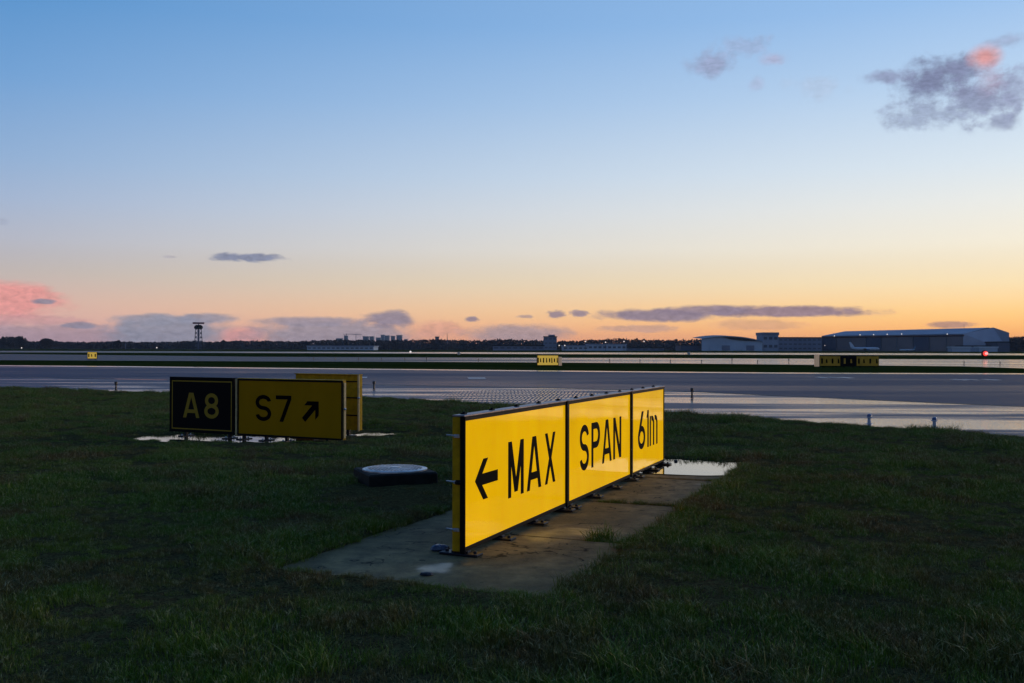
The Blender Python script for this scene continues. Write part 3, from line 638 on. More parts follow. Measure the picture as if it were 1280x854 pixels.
for x, where in MK.items():
    marker(x, 452.2 + .0022 * (x - 640) * 3.5, .34 if x not in (915, 533, 986) else .5, .035, 'tiny dark post ' + where, 'marker posts along the second taxiway')
# ------------------------------------------------------------------ far signs
def far_sign(px0, px1, py_base, label, sections, end=None):
    # sections: list of (share, material, mark material, number of marks)
    A = G(px0, py_base); B = G(px1, py_base); B = Vector((B.x, A.y + .2, A.z)); L = (B - A).length
    r = empty('distant_sign', (A.x, A.y, -.12), math.atan2(B.y - A.y, B.x - A.x), label, 'sign', 'signs beyond the taxiway')
    x = 0
    for sh, m, mm, k in sections:
        w = sh * L
        MB().box((x + w / 2, .12, .52), (w - .03, .22, .86), bev=.02).build('cabinet', M['frame'], r)
        f = MB().plate([(x + .06, .14), (x + w - .06, .14), (x + w - .06, .90), (x + .06, .90)], -.005, .02).build('face_panel', m, r)
        for i in range(k):
            cx = x + (i + .5 + .12 * math.sin(i * 5)) * w / k; hh = .21 * (.85 + .15 * math.cos(i * 3.7)); tw = min(.07, w / k * .22)
            MB().plate([(cx - tw, .52 - hh), (cx + tw, .52 - hh), (cx + tw * (.4 if i % 2 else 1), .52 + hh), (cx - tw, .52 + hh)], .02, .024).build('mark', mm, f)
        for q in (.2, .8): MB().box((x + w * q, .12, .05), (.08, .08, .1)).build('foot', M['frame'], r)
        x += w
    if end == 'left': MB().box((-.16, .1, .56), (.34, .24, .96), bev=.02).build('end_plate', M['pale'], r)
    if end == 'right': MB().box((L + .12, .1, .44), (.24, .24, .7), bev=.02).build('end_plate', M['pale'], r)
far_sign(671, 698.5, 458.6, 'bright lit yellow sign with dark marks beyond the taxiway, above the MAX SPAN sign', [(1, M['yellow_far'], M['letter'], 8)], 'right')
far_sign(1024, 1097, 459.6, 'long dim yellow and black sign with a pale left end beyond the taxiway', [(.36, M['yellow_dim'], M['letter'], 4), (.25, M['blackface'], M['yellow_dim'], 2), (.39, M['yellow_dim'], M['letter'], 4)], 'left')
far_sign(109, 121.6, 449.6, 'small yellow sign with dark marks far out on the left', [(1, M['yellow_far'], M['letter'], 3)])

# red signal lamp
red = mat('red_lamp_glow', (.6, .02, .02), .4, emis=(1, .07, .05), estr=1.1)
redc = mat('red_lamp_centre', (.9, .4, .4), .4, emis=(1, .42, .38), estr=1.1)
p = G(1231, 448.3)
rl = empty('signal_lamp', (p.x, p.y, -.12), 0, 'glowing red signal lamp in front of the big hangar', 'lamp')
k_ = p.y / F; hz = (448.3 - 442) * k_
MB().tube((0, 0, 0), (0, 0, hz), .05).build('post', M['darkpost'], rl)
def disc(c, r, d, n=20): return MB().rings([[(c[0] + rr * math.cos(2 * math.pi * k / n), c[1] + yy, c[2] + rr * math.sin(2 * math.pi * k / n)) for k in range(n)] for rr, yy in ((r, 0), (r, -d), (r * .8, -d - r * .3))])
disc((0, .1, hz), 4.4 * k_, .1).build('housing', mat('dark_red_housing', (.10, .012, .012), .6), rl)
disc((0, -.2, hz), 3.0 * k_, .1).build('lens', red, rl)
disc((0, -.45, hz), 1.5 * k_, .3).build('bulb', redc, rl)

# ------------------------------------------------------------------ far buildings
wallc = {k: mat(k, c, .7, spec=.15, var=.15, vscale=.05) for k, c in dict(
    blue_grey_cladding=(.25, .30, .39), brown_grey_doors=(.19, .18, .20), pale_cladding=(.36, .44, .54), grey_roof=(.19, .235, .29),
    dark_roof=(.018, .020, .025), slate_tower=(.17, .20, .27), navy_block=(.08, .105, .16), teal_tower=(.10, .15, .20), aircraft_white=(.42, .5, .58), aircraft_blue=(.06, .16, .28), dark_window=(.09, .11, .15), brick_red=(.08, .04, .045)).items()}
lampw = mat('floodlight', (1, 1, 1), .5, emis=(1, .82, .66), estr=.75)
def wbox(px0, px1, ptop, Y, depth=25, base=-.12):
    a = Q(px0, ptop, Y); b = Q(px1, ptop, Y); return a.x, b.x, Y, Y + depth, base, (a.z + b.z) / 2
def building(name, px0, px1, ptop, Y, m, label, depth=25, windows=0, roof=None, wrow=1, rooft=1.0, group=None):
    x0, x1, y0, y1, zb, zt = wbox(px0, px1, ptop, Y, depth); cx = (x0 + x1) / 2
    r = empty(name, (cx, y0, zb), 0, label, 'building', group); h = zt - zb; w = x1 - x0
    MB().box((0, depth / 2, (h - rooft) / 2), (w, depth, h - rooft)).build('wall', m, r)
    MB().box((0, depth / 2, h - rooft / 2 + .01), (w + 1.2, depth + 1.2, rooft)).build('roof', roof or wallc['dark_roof'], r)
    for j in range(wrow):
        for i in range(windows):
            cw = w / windows
            MB().box((-w / 2 + (i + .5) * cw, -.1, (h - rooft) * (j + .6) / wrow), (cw * .62, .3, (h - rooft) / wrow * .34)).build('window', wallc['dark_window'], r)
    return r, w, h
def lamp_on(px, py, Y, label, r_=.6, root=None):
    p = Q(px, py, Y)
    if root:
        MB().lathe((0, 0, 0), [(.1 * r_, -r_), (r_ * .8, -r_ * .5), (r_, 0), (r_ * .7, r_ * .6), (.1, r_)], 8).build('floodlight', lampw, root, loc=(p.x - root.location.x, p.y - root.location.y, p.z - root.location.z)); return
    e = empty('light_mast', (p.x, p.y, -.12), 0, label, 'light', 'tiny white lights along the far tree line')
    MB().tube((0, 0, 0), (0, 0, p.z + .12), .15).build('mast', M['darkpost'], e)
    MB().lathe((0, 0, p.z + .12), [(.1 * r_, -r_), (r_ * .8, -r_ * .5), (r_, 0), (r_ * .7, r_ * .6), (.1, r_)], 8).build('lamp', lampw, e)
# big hangar
hg = empty('hangar', (0, 0, -.12), 0, 'largest blue grey hangar with a long shallow roof on the right horizon', 'building')
FL, FR, BR = Q(1027, 440, 960), Q(1204, 440, 860), Q(1261.5, 440, 880)
def up(P_, py, px):  # height of row py above P_
    d = ray(px, py); return CAM.z + d.z * (P_.y / d.y) + .12
eFL, eFR, eBR = up(FL, 420, 1027), up(FR, 417.3, 1204), up(BR, 416, 1261.5)
fl = Vector((FL.x, FL.y, 0)); fr = Vector((FR.x, FR.y, 0)); br = Vector((BR.x, BR.y, 0))
bk = Vector((0, 150, 0)); RL = Q(1056, 414.2, 985); RR = Q(1236, 409.6, 890)
def poly(name, pts, m, root): return MB().add([tuple(p) for p in pts], [tuple(range(len(pts)))]).build(name, m, root)
Z = lambda p, h: Vector((p.x, p.y, h))
poly('wall', [fr, br, Z(br, eBR), Vector((RR.x, RR.y - 8, RR.z + .12)), Z(fr, eFR)], wallc['blue_grey_cladding'], hg)
poly('wall', [br, br + bk, Z(br + bk, eBR), Z(br, eBR)], wallc['blue_grey_cladding'], hg)
poly('wall', [fl, fr, Z(fr, eFR), Z(fl, eFL)], wallc['grey_roof'], hg)
rp = [Z(fl, eFL), Z(fr, eFR), Vector((RR.x, RR.y, RR.z + .12)), Vector((RL.x, RL.y, RL.z + .12))]
poly('roof', rp, wallc['blue_grey_cladding'], hg)
poly('roof', [Z(br, eBR), Z(br + bk, eBR), Vector((RR.x, RR.y + 120, RR.z - 1)), Vector((RR.x, RR.y, RR.z + .12))], wallc['grey_roof'], hg)
nd = 9
for i in range(nd):
    a = fl.lerp(fr, (i + .04) / nd); b = fl.lerp(fr, (i + .96) / nd); h0 = eFL + (eFR - eFL) * (i + .5) / nd
    a = a + Vector((0, -1.2, .6)); b = b + Vector((0, -1.2, .6))
    mb = MB(); n_ = Vector((0, 1, 0)); H = h0 * .80
    mb.add([a, b, b + Vector((0, 0, H)), a + Vector((0, 0, H)), a + n_, b + n_, b + n_ + Vector((0, 0, H)), a + n_ + Vector((0, 0, H))], [(0, 1, 2, 3), (7, 6, 5, 4), (0, 4, 5, 1), (1, 5, 6, 2), (2, 6, 7, 3), (3, 7, 4, 0)])
    mb.build('hangar_door', wallc['brown_grey_doors'] if i % 3 else wallc['navy_block'], hg)
a = fl + Vector((0, -1.6, eFL * .90)); b = fr + Vector((0, -1.6, eFR * .90))
MB().tube(a, b, .7, n=4).build('door_beam', wallc['brick_red'], hg)
for x, y in ((1043, 420), (1075, 418.7), (1092, 418.5), (1109, 418), (1127, 417.7), (1184, 417.8), (1031, 432)):
    lamp_on(x, y, 955 - (x - 1027) * .56, '', .55 if x > 1035 else .4, hg)
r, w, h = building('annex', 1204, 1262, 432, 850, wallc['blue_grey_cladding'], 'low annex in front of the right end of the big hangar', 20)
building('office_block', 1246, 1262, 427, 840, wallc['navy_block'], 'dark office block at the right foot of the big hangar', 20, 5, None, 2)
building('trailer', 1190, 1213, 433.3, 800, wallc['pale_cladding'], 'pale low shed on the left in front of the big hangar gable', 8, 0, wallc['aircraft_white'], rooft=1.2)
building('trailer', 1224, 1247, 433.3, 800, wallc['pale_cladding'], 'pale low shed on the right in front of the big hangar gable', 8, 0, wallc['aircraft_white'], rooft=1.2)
# middle group
building('terminal_wing', 973, 1027, 421.5, 940, wallc['slate_tower'], 'long grey building with window bands left of the big hangar', 40, 9, None, 3)
building('tower_block', 953.5, 973, 415.6, 930, wallc['blue_grey_cladding'], 'square grey tower block with a flat cap between the hangars', 24, 3, wallc['slate_tower'], 2, rooft=2.5)
def arched(px0, px1, ptop, Y, label, m):
    x0, x1, y0, y1, zb, zt = wbox(px0, px1, ptop, Y, 60); h = zt - zb; w = x1 - x0
    r = empty('arched_hangar', ((x0 + x1) / 2, Y, zb), 0, label, 'building')
    n = 16; P_ = [(-w / 2 + w * i / n, h * (.62 + .38 * math.sin(math.pi * min(1, .12 + .88 * i / n)) ** .7)) for i in range(n + 1)]
    vs = [(x, 0, 0) for x, z in P_] + [(x, 0, z) for x, z in P_]; fs = [(i, i + 1, n + 2 + i, n + 1 + i) for i in range(n)]
    MB().add(vs, fs).build('wall', m, r)
    vs = [(x, -1, z) for x, z in P_] + [(x, 50, z + 1.5) for x, z in P_] + [(x, -1, z - .9) for x, z in P_]
    MB().add(vs, fs + [(n * 2 + 2 + i, n * 2 + 3 + i, i + 1, i) for i in range(n)]).build('roof', wallc['grey_roof'], r)
    dk = [(-w * .18, h * .96), (w * .05, h * .99), (w * .28, h * .86), (w * .42, h * .66), (w * .2, h * .70), (-w * .02, h * .78)]
    MB().plate(dk, .4, .9).build('roof_glazing', wallc['dark_roof'], r)
    for i in range(4): MB().box((-w * .3 + i * w * .2, -.3, h * .2), (w * .13, .4, h * .34)).build('hangar_door', wallc['slate_tower'] if i % 2 else wallc['pale_cladding'], r)
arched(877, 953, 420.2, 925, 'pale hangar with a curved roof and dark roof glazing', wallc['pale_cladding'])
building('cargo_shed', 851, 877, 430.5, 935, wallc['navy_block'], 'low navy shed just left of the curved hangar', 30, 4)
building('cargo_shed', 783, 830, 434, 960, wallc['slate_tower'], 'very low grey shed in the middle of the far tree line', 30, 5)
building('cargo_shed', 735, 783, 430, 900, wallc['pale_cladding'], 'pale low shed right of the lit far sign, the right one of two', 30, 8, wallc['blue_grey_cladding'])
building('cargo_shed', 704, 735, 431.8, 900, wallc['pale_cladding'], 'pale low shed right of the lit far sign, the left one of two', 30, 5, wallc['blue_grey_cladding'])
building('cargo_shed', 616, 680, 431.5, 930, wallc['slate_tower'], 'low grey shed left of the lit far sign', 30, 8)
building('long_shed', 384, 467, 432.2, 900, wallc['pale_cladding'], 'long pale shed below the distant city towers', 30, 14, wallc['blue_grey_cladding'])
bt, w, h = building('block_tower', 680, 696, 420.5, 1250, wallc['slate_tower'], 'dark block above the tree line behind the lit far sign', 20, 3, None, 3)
MB().box((w * .12, 10, h + 1), (w * .5, 12, 2.2)).build('plant_room', wallc['slate_tower'], bt)
# city far away
for i, (a, b, t) in enumerate([(420, 427, 423), (430, 433.5, 419.5), (453.5, 460, 420.5), (462, 466.5, 420.5), (470, 475.5, 422), (476, 480, 418.6), (480.5, 486, 419.5), (488.5, 493, 420), (495.5, 502, 419), (505, 509, 424)]):
    lab = ['low wide tower at the left end of the distant skyline', 'slim tower under the left crane on the distant skyline', 'broad teal tower on the distant skyline, left of a narrower twin', 'narrow tower right of the broad teal tower on the skyline', 'squat tower in the middle of the distant skyline', 'tallest tower in the middle cluster of the distant skyline', 'stepped tower right of the tallest one on the skyline', 'narrow tower near the right end of the distant skyline', 'bold flat topped tower at the right of the distant skyline', 'lowest block at the right end of the distant skyline'][i]
    building('city_tower', a, b, t, 3600 + 40 * i, wallc['teal_tower'], lab, 30, 0, wallc['teal_tower'], rooft=2, group='towers of the distant city')
for x, t, lab in ((433, 416.6, 'thin crane at the left of the distant city skyline'), (445, 417, 'thin crane in the gap of the distant city skyline')):
    p = Q(x, t, 3500); e = empty('crane', (p.x, p.y, -.12), 0, lab, 'crane')
    H = p.z + .12
    MB().tube((0, 0, 0), (0, 0, H), .9, n=4).build('mast', wallc['navy_block'], e)
    MB().tube((-12, 0, H - 4), (26 if x < 440 else 20, 0, H - 3), .7, n=4).build('jib', wallc['navy_block'], e)
for x, t, Y, rr, lab in ((559, 416.5, 1500, .5, 'thin pointed mast above the tree line'), (157, 427, 1300, .35, 'short thin mast at the left above the trees'), (1205, 405, 1000, .25, 'thin antenna behind the big hangar roof')):
    p = Q(x, t, Y); e = empty('mast', (p.x, p.y, -.12), 0, lab, 'mast'); H = p.z + .12
    MB().tube((0, 0, 0), (0, 0, H), rr * 1.8, rr * .5).build('pole', wallc['navy_block'], e)
    MB().tube((0, 0, H * .45), (0, 0, H * .62), rr * 3, rr * 2).build('collar', wallc['navy_block'], e)
building('church', 544, 548.5, 420.8, 1500, wallc['navy_block'], 'narrow dark turret above the middle of the tree line', 6, 0)

# aircraft in front of the hangar
def airliner(px, Y, L, label, tail_m, group='airliners parked by the hangar', face=1):
    p = Q(px, 438, Y); r = empty('airliner', (p.x, Y, -.12), 0 if face > 0 else math.pi, label, 'aircraft', group)
    k = L / 38; rad = 2.0 * k; n = 12; st = [(-19, .3, .9), (-17.5, .75, 1.0), (-14, 1, 1.0), (8, 1, 1.0), (13, .8, 1.25), (19, .15, 1.9)]
    rings = [[(x * k, rad * q * math.cos(2 * math.pi * j / n), 3.4 * k + (zc - 1) * 1.3 * k + rad * q * math.sin(2 * math.pi * j / n)) for j in range(n)] for x, q, zc in st]
    MB().rings(rings).build('fuselage', wallc['aircraft_white'], r, smooth=True)
    MB().plate([(13 * k, 5 * k), (18.5 * k, 5.4 * k), (20.5 * k, 12 * k), (18.2 * k, 12 * k)], -.25, .25).build('tail_fin', tail_m, r)
    for s in (-1, 1):
        MB().add([(-3 * k, s * 1.5, 2.6 * k), (3 * k, s * 1.5, 2.6 * k), (7 * k, s * 17 * k, 3.8 * k), (5 * k, s * 17 * k, 3.8 * k), (-3 * k, s * 1.5, 3.1 * k), (3 * k, s * 1.5, 2.9 * k), (7 * k, s * 17 * k, 4 * k), (5 * k, s * 17 * k, 4 * k)],
                 [(0, 1, 2, 3), (7, 6, 5, 4), (0, 4, 5, 1), (1, 5, 6, 2), (2, 6, 7, 3), (3, 7, 4, 0)]).build('wing', wallc['aircraft_white'], r)
        MB().tube((-4 * k, s * 6 * k, 2 * k), (-.5 * k, s * 6 * k, 2.1 * k), 1.05 * k, .8 * k, 8).build('engine', wallc['aircraft_blue'], r)
        MB().tube((1 * k, s * 2.6 * k, 0), (1 * k, s * 2.6 * k, 2 * k), .35 * k, n=6).build('landing_gear', M['darkpost'], r)
    MB().tube((-15 * k, 0, 0), (-15 * k, 0, 2 * k), .3 * k, n=6).build('landing_gear', M['darkpost'], r)
    MB().box((-2 * k, -rad + .12, 3.9 * k), (24 * k, .1, .35 * k)).build('window_band', wallc['dark_window'], r)
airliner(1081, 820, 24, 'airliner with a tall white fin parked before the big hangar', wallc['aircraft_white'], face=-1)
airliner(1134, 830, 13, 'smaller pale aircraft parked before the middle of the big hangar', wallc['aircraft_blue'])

# radar tower
p = Q(248, 436, 900); Ht = lambda py: Q(248, py, 900).z + .12
rt = empty('radar_tower', (p.x, 900, -.12), .3, 'lattice radar tower with a black cabin and red antenna on the left horizon', 'tower')
h1 = Ht(411.3); wb, wt = 3.6, 2.5
for sx in (-1, 1):
    for sy in (-1, 1): MB().tube((sx * wb, sy * wb, 0), (sx * wt, sy * wt, h1), .32, .28, 5).build('leg', wallc['dark_roof'], rt)
nl = 5
for i in range(nl):
    z0, z1 = h1 * i / nl, h1 * (i + 1) / nl; w0 = wb + (wt - wb) * i / nl; w1 = wb + (wt - wb) * (i + 1) / nl
    mb = MB()
    for a, b in (((-1, -1), (1, -1)), ((1, -1), (1, 1)), ((1, 1), (-1, 1)), ((-1, 1), (-1, -1))):
        mb.tube((a[0] * w0, a[1] * w0, z0), (b[0] * w1, b[1] * w1, z1), .2, n=4); mb.tube((b[0] * w0, b[1] * w0, z0), (a[0] * w1, a[1] * w1, z1), .2, n=4)
        mb.tube((a[0] * w1, a[1] * w1, z1), (b[0] * w1, b[1] * w1, z1), .22, n=4)
    mb.build('lattice', wallc['navy_block'], rt)
MB().box((0, 0, h1 / 2), (1.3, 1.3, h1)).build('stair_shaft', wallc['navy_block'], rt)
MB().lathe((0, 0, h1), [(3.0, 0), (3.9, .8), (3.6, 2.4), (2.2, 3.6)], 10).build('cabin', M['letter'], rt)
MB().tube((0, 0, h1 + 3.4), (0, 0, Ht(404.5)), .5).build('axle', wallc['navy_block'], rt)
MB().box((0, 0, Ht(404)), (10.2, 1.2, 1.5), bev=.2).build('antenna', mat('faded_red_antenna', (.16, .05, .06), .6), rt)

# lights on the horizon
LM = {27: 'tiny white light under the clump of trees at the left edge', 196: 'tiny white light just left of the radar tower foot', 732: 'first tiny floodlight in the tree line right of the dark block', 757: 'second tiny floodlight in the tree line right of the dark block',
      780: 'third tiny floodlight in the tree line right of the dark block', 805: 'fourth and last tiny floodlight in the tree line right of the dark block', 699: 'tiny light at the right foot of the dark block', 513: 'small pale light on a post below the church turret', 706: 'faint tiny light on the low shed right of the dark block'}
for x, y in ((27, 435), (196, 434.8), (732, 427), (757, 428), (780, 427), (805, 427), (699, 432), (513, 440), (706, 432)):
    lamp_on(x, y, 880 if x != 513 else 330, LM[x], .6 if x != 513 else .35)
for x, lab in ((573.5, 'small pale box on the grass beyond the far runway, left of the lit sign'), (861, 'small pale box on the grass beyond the far runway, right of the lit sign')):
    p = G(x, 443.8); k_ = p.y / F
    e = empty('equipment_box', (p.x, p.y, -.12), 0, lab, 'box')
    MB().box((0, 0, 1.9 * k_), (3.2 * k_, .8, 3.6 * k_), bev=.05).build('housing', mat('pale_box', (.6, .5, .4), .6), e)
    MB().tube((0, 0, 3.4 * k_), (0, 0, 5.2 * k_), .12).build('mast', M['darkpost'], e)

# ------------------------------------------------------------------ far wood
leafdark = mat('hazy_far_foliage', (.026, .029, .036), .9, spec=.05, var=.45, vscale=.12)  # bluish lift in the leaf colour paints in some distance haze
barkm = mat('dark_bark', (.03, .025, .02), .9)
def crown_faces(mb, c, rx, rz_, n, size):
    for _ in range(n):
        t, z = rnd.uniform(0, 6.283), rnd.uniform(-.9, 1); q = math.sqrt(max(0, 1 - z * z)) * rnd.uniform(.55, 1.05)
        p = Vector((c[0] + rx * q * math.cos(t), c[1] + rx * q * math.sin(t), c[2] + rz_ * z * rnd.uniform(.8, 1.08)))
        a = Vector((rnd.gauss(0, 1), rnd.gauss(0, .5), rnd.gauss(0, 1))).normalized() * size * rnd.uniform(.6, 1.4)
        b = Vector((rnd.gauss(0, 1), rnd.gauss(0, .5), rnd.gauss(0, 1))).normalized() * size * rnd.uniform(.6, 1.4)
        mb.add([p - a, p + b, p + a, p - b * .8], [(0, 1, 2, 3)])
TOP = [(-80, 424), (0, 424.5), (5, 423), (12, 421), (28, 420.5), (33, 427), (48, 427), (60, 424), (72, 427.5), (110, 428), (140, 426.5), (175, 428), (225, 427), (240, 426), (262, 428), (280, 426.5), (330, 426),
       (370, 427.5), (400, 425.5), (430, 425), (470, 425.5), (520, 425), (545, 424.5), (600, 426), (632, 424), (660, 425.5), (720, 426.5), (760, 424), (775, 423.5), (830, 425.5), (870, 424.5), (920, 425), (990, 424), (1100, 424),
       (1240, 424), (1262, 421.5), (1275, 421), (1290, 422), (1400, 424)]
def top_at(x):
    for (x0, y0), (x1, y1) in zip(TOP, TOP[1:]):
        if x0 <= x <= x1: return y0 + (y1 - y0) * (x - x0) / (x1 - x0)
    return 425
mb = MB()
x = -420
while x < 1700:
    Y = rnd.uniform(1300, 1700) if x < 1245 else rnd.uniform(1020, 1200)
    t = top_at(max(-79, min(1399, x))) + rnd.uniform(-.2, 1.2)
    p = Q(x, t, Y); H = p.z; rx = rnd.uniform(4.5, 9)
    crown_faces(mb, (p.x, Y, H * .52), rx, H * .5, 120, 1.25)
    crown_faces(mb, (p.x, Y, H * .25), rx * 1.1, H * .3, 50, 2.2)
    mb.tube((p.x, Y, -.2), (p.x, Y, H * .6), .4, .2, 4)
    x += rnd.uniform(1.8, 3.4)
mb_w = mb.build('far_wood', leafdark); tag(mb_w, 'dark band of far trees along the whole horizon', 'woods', kind='stuff')
# trees on the left that stand out of it
for i, (x, t, w, lab) in enumerate([(3, 421.5, 8, 'dark tree at the very left edge of the horizon'), (14, 420.5, 11, 'tall round tree left in the clump of far trees at the left edge'), (25, 420, 10, 'tall round tree right in the clump of far trees at the left edge'),
                                    (59, 423.6, 16, 'broad tree standing above the far tree line, right of the left clump'), (147, 425.7, 8, 'small round tree rising over the far tree line left of the radar tower'), (280, 425.8, 7, 'small tree rising over the tree line right of the radar tower')]):
    Y = 1150; p = Q(x, t, Y); H = p.z + .12; r = empty('tree', (p.x, Y, -.12), 0, lab, 'tree', 'trees standing out of the far wood')
    rr = w * Y / F * .5; mb = MB()
    for k in range(5): crown_faces(mb, (rnd.uniform(-.5, .5) * rr, rnd.uniform(-.5, .5) * rr, H * rnd.uniform(.45, .68)), rr * .72, H * .34, 260, .8)
    mb.build('crown', leafdark, r)
    tr = MB().tube((0, 0, 0), (0, 0, H * .6), .5, .2, 6)
    for k in range(4): a = k * 1.7; tr.tube((0, 0, H * (.25 + .08 * k)), (math.cos(a) * rr * .6, math.sin(a) * rr * .6, H * (.5 + .08 * k)), .2, .08, 4)
    tr.build('trunk', barkm, r)

# ------------------------------------------------------------------ air
hm = bpy.data.materials.new('thin_dusk_haze'); hm.use_nodes = True; hn = N(hm.node_tree); hm.node_tree.nodes.clear()
pv = hn.node('ShaderNodeVolumePrincipled'); pv.inputs['Color'].default_value = (.80, .88, 1, 1); pv.inputs['Density'].default_value = .00006
ho = hn.node('ShaderNodeOutputMaterial'); hn.l.new(pv.outputs[0], ho.inputs['Volume'])
hz_ = MB().box((0, 0, 44), (13400, 13400, 91)).build('haze', hm); tag(hz_, 'thin evening haze over the airfield', 'haze', kind='stuff')

# ------------------------------------------------------------------ grass
tuft_col = bpy.data.collections.new('tufts')
def tuft(seed, nb, rad, h0, h1, w, lean=.5):
    q = random.Random(seed); vs = []; fs = []
    for _ in range(nb):
        a, r_ = q.uniform(0, 6.283), rad * math.sqrt(q.random()); x, y = r_ * math.cos(a), r_ * math.sin(a)
        h = q.uniform(h0, h1); t = q.uniform(0, 6.283); ww = w * q.uniform(.6, 1.3); lx, ly = q.gauss(0, lean) * h, q.gauss(0, lean) * h
        dx, dy = math.cos(t) * ww / 2, math.sin(t) * ww / 2; o = len(vs)
        vs += [(x - dx, y - dy, -.02), (x + dx, y + dy, -.02), (x + lx * .45 - dx * .8, y + ly * .45 - dy * .8, h * .6), (x + lx * .45 + dx * .8, y + ly * .45 + dy * .8, h * .6), (x + lx * 1.2, y + ly * 1.2, h)]
        fs += [(o, o + 1, o + 3, o + 2), (o + 2, o + 3, o + 4)]
    me = bpy.data.meshes.new('tuft'); me.from_pydata(vs, [], fs); me.materials.append(M['grass'])
    o = bpy.data.objects.new('tuft', me); tuft_col.objects.link(o)
for s in range(5): tuft(s, 170, .15, .018, .050, .0036)
for s in range(5, 8): tuft(s, 90, .09, .035, .088, .004, .65)
pts = []; rots = []; scs = []; idx = []
def add_pt(x, y, sc_, tall=False, z=None):
    zt = terrain(x, y) if z is None else z
    pts.append((x, y, zt)); rots.append((rnd.uniform(-.1, .1), rnd.uniform(-.1, .1), rnd.uniform(0, 6.283))); scs.append(sc_); idx.append(rnd.randrange(5, 8) if tall else rnd.randrange(0, 5))
def lawn(y0, y1, dens, sc_):
    A = 0
    n = int((y1 - y0) * (2 * (.60 * (y0 + y1) / 2 + 1.5)) * dens)
    for _ in range(n):
        y = rnd.uniform(y0, y1); x = rnd.uniform(-1, 1) * (.60 * y + 1.5)
        if y > edge_y(x) - .02: continue
        s, l = pad_coords(x, y); d = max(-s, s - PADL, l, -PADW - l)
        if d < -.005 - .14 * max(0, mnoise.noise(Vector((x * 2.6, y * 2.6, 63))) + .12): continue
        q_ = (x + 1.139) ** 2 + (y - 9.72) ** 2
        if q_ < .17: continue
        q2 = ((x + .95) / .95) ** 2 + ((y - 8.9) / .85) ** 2
        if q2 < 1 and rnd.random() < .93 - .35 * q2: continue
        z = terrain(x, y) if d > 0 else -.012
        wet = False; low_ = False
        for cx, cy, a, w, r, dep in BAS:
            dx, dy = x - cx, y - cy; u = (dx * math.cos(r) + dy * math.sin(r)) / (a * 1.1); v = (-dx * math.sin(r) + dy * math.cos(r)) / (w * 1.2)
            if u * u + v * v < 1.6 and z < -.100: wet = True
            if abs(u) < 1.3 and -2.6 < v < 0: low_ = True
        if wet and rnd.random() < .93: continue
        patch = mnoise.noise(Vector((x * 1.1, y * 1.1, 20.5)))
        bare = mnoise.noise(Vector((x * 1.7, y * 1.7, 41.5)))
        if bare > .38 and rnd.random() < .35: continue
        k = sc_ * (.85 + .85 * patch) * rnd.uniform(.75, 1.25)
        if low_: k *= .5
        if s < 0 and d < .45: k *= .7
        if d < .35: k *= .75 + .5 * (d > .08)
        add_pt(x, y, max(.35, k), z=z, tall=(rnd.random() < (.10 + .25 * max(0, patch) + (.15 if .02 < d < .6 else 0))))
lawn(2.2, 8, 80, .88); lawn(8, 13, 52, 1.0); lawn(13, 20, 26, 1.25); lawn(20, 40, 16, 1.5)
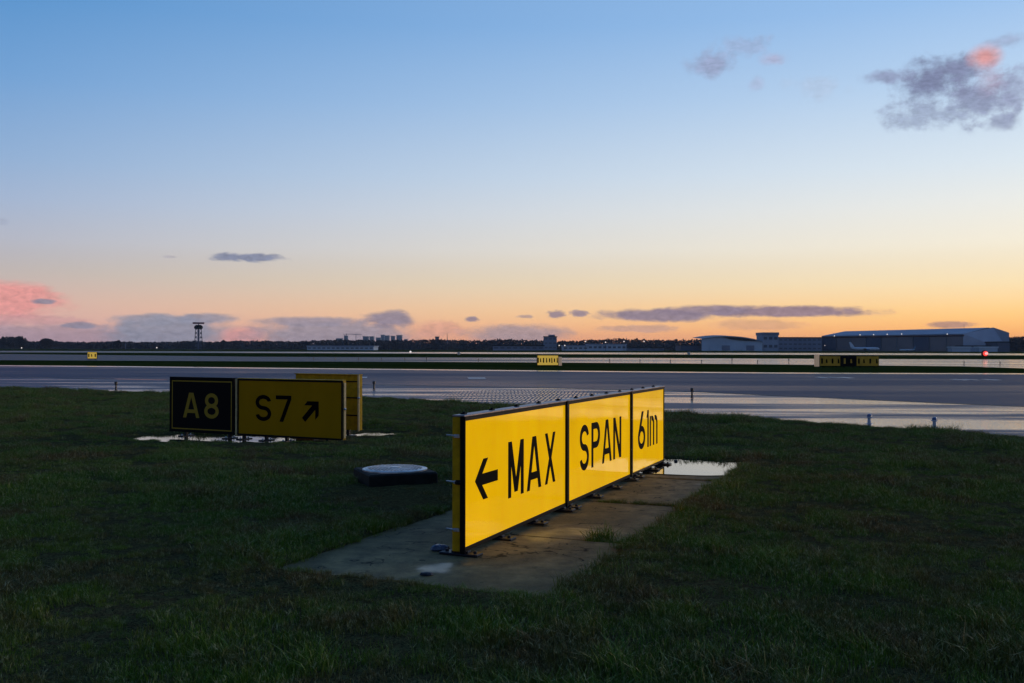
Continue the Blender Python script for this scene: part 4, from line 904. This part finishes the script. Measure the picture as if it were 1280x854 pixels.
# clumps along the pad edges, in its joints and in one crack
for _ in range(260):
    s = rnd.uniform(-.1, PADL + .1); side = rnd.choice((0, 1)); l = (rnd.uniform(-.0, .10)) if side else (-PADW - rnd.uniform(0, .10))
    p = PAD0 + U * s + V * l; add_pt(p.x, p.y, rnd.uniform(.5, 1.0), True, .0)
for _ in range(70):
    l = -rnd.uniform(-.05, PADW + .05); s = rnd.uniform(-.10, -.03) if _ % 2 else PADL + rnd.uniform(0, .1); p = PAD0 + U * s + V * l; add_pt(p.x, p.y, rnd.uniform(.4, .75), True, .0)
def joint_tufts(s, l0, l1, n, k0, k1):
    for _ in range(n):
        p = PAD0 + U * (s + rnd.uniform(-.02, .02)) - V * rnd.uniform(l0, l1); add_pt(p.x, p.y, rnd.uniform(k0, k1), True, -.01)
joint_tufts(joints[1], -.02, .30, 16, .25, .6); joint_tufts(joints[2], -.02, .75, 34, .25, .6); joint_tufts(joints[3], -.02, .2, 8, .2, .4)
c = G(748, 674, 0)
for _ in range(4): add_pt(c.x + rnd.uniform(-.03, .03), c.y + rnd.uniform(-.02, .02), rnd.uniform(.7, 1.3), True, -.005)
me = bpy.data.meshes.new('grass'); me.from_pydata(pts, [], [])
for nm, ty, data in (('rot', 'FLOAT_VECTOR', rots), ('scl', 'FLOAT', scs), ('idx', 'INT', idx)):
    a = me.attributes.new(nm, ty, 'POINT')
    if ty == 'FLOAT_VECTOR': a.data.foreach_set('vector', [v for r_ in data for v in r_])
    else: a.data.foreach_set('value', data)
go = tag(link('grass', me), 'short damp green and brown grass covering the foreground', 'grass', kind='stuff')
ng = bpy.data.node_groups.new('grass_scatter', 'GeometryNodeTree')
ng.interface.new_socket('Geometry', in_out='INPUT', socket_type='NodeSocketGeometry'); ng.interface.new_socket('Geometry', in_out='OUTPUT', socket_type='NodeSocketGeometry')
gn = N(ng); gi = gn.node('NodeGroupInput'); gout = gn.node('NodeGroupOutput')
iop = gn.node('GeometryNodeInstanceOnPoints'); ci = gn.node('GeometryNodeCollectionInfo'); ci.inputs['Collection'].default_value = tuft_col
ci.inputs['Separate Children'].default_value = True; ci.inputs['Reset Children'].default_value = True
def attr(nm, dt):
    o = gn.node('GeometryNodeInputNamedAttribute', data_type=dt); o.inputs['Name'].default_value = nm
    return [x for x in o.outputs if x.enabled][0]
gn.l.new(gi.outputs[0], iop.inputs['Points']); gn.l.new(ci.outputs[0], iop.inputs['Instance']); iop.inputs['Pick Instance'].default_value = True
gn.l.new(attr('idx', 'INT'), iop.inputs['Instance Index'])
e2r = gn.node('FunctionNodeEulerToRotation'); gn.l.new(attr('rot', 'FLOAT_VECTOR'), e2r.inputs[0]); gn.l.new(e2r.outputs[0], iop.inputs['Rotation'])
gn.l.new(attr('scl', 'FLOAT'), iop.inputs['Scale']); gn.l.new(iop.outputs[0], gout.inputs[0])
md = go.modifiers.new('scatter', 'NODES'); md.node_group = ng
print('tufts', len(pts))
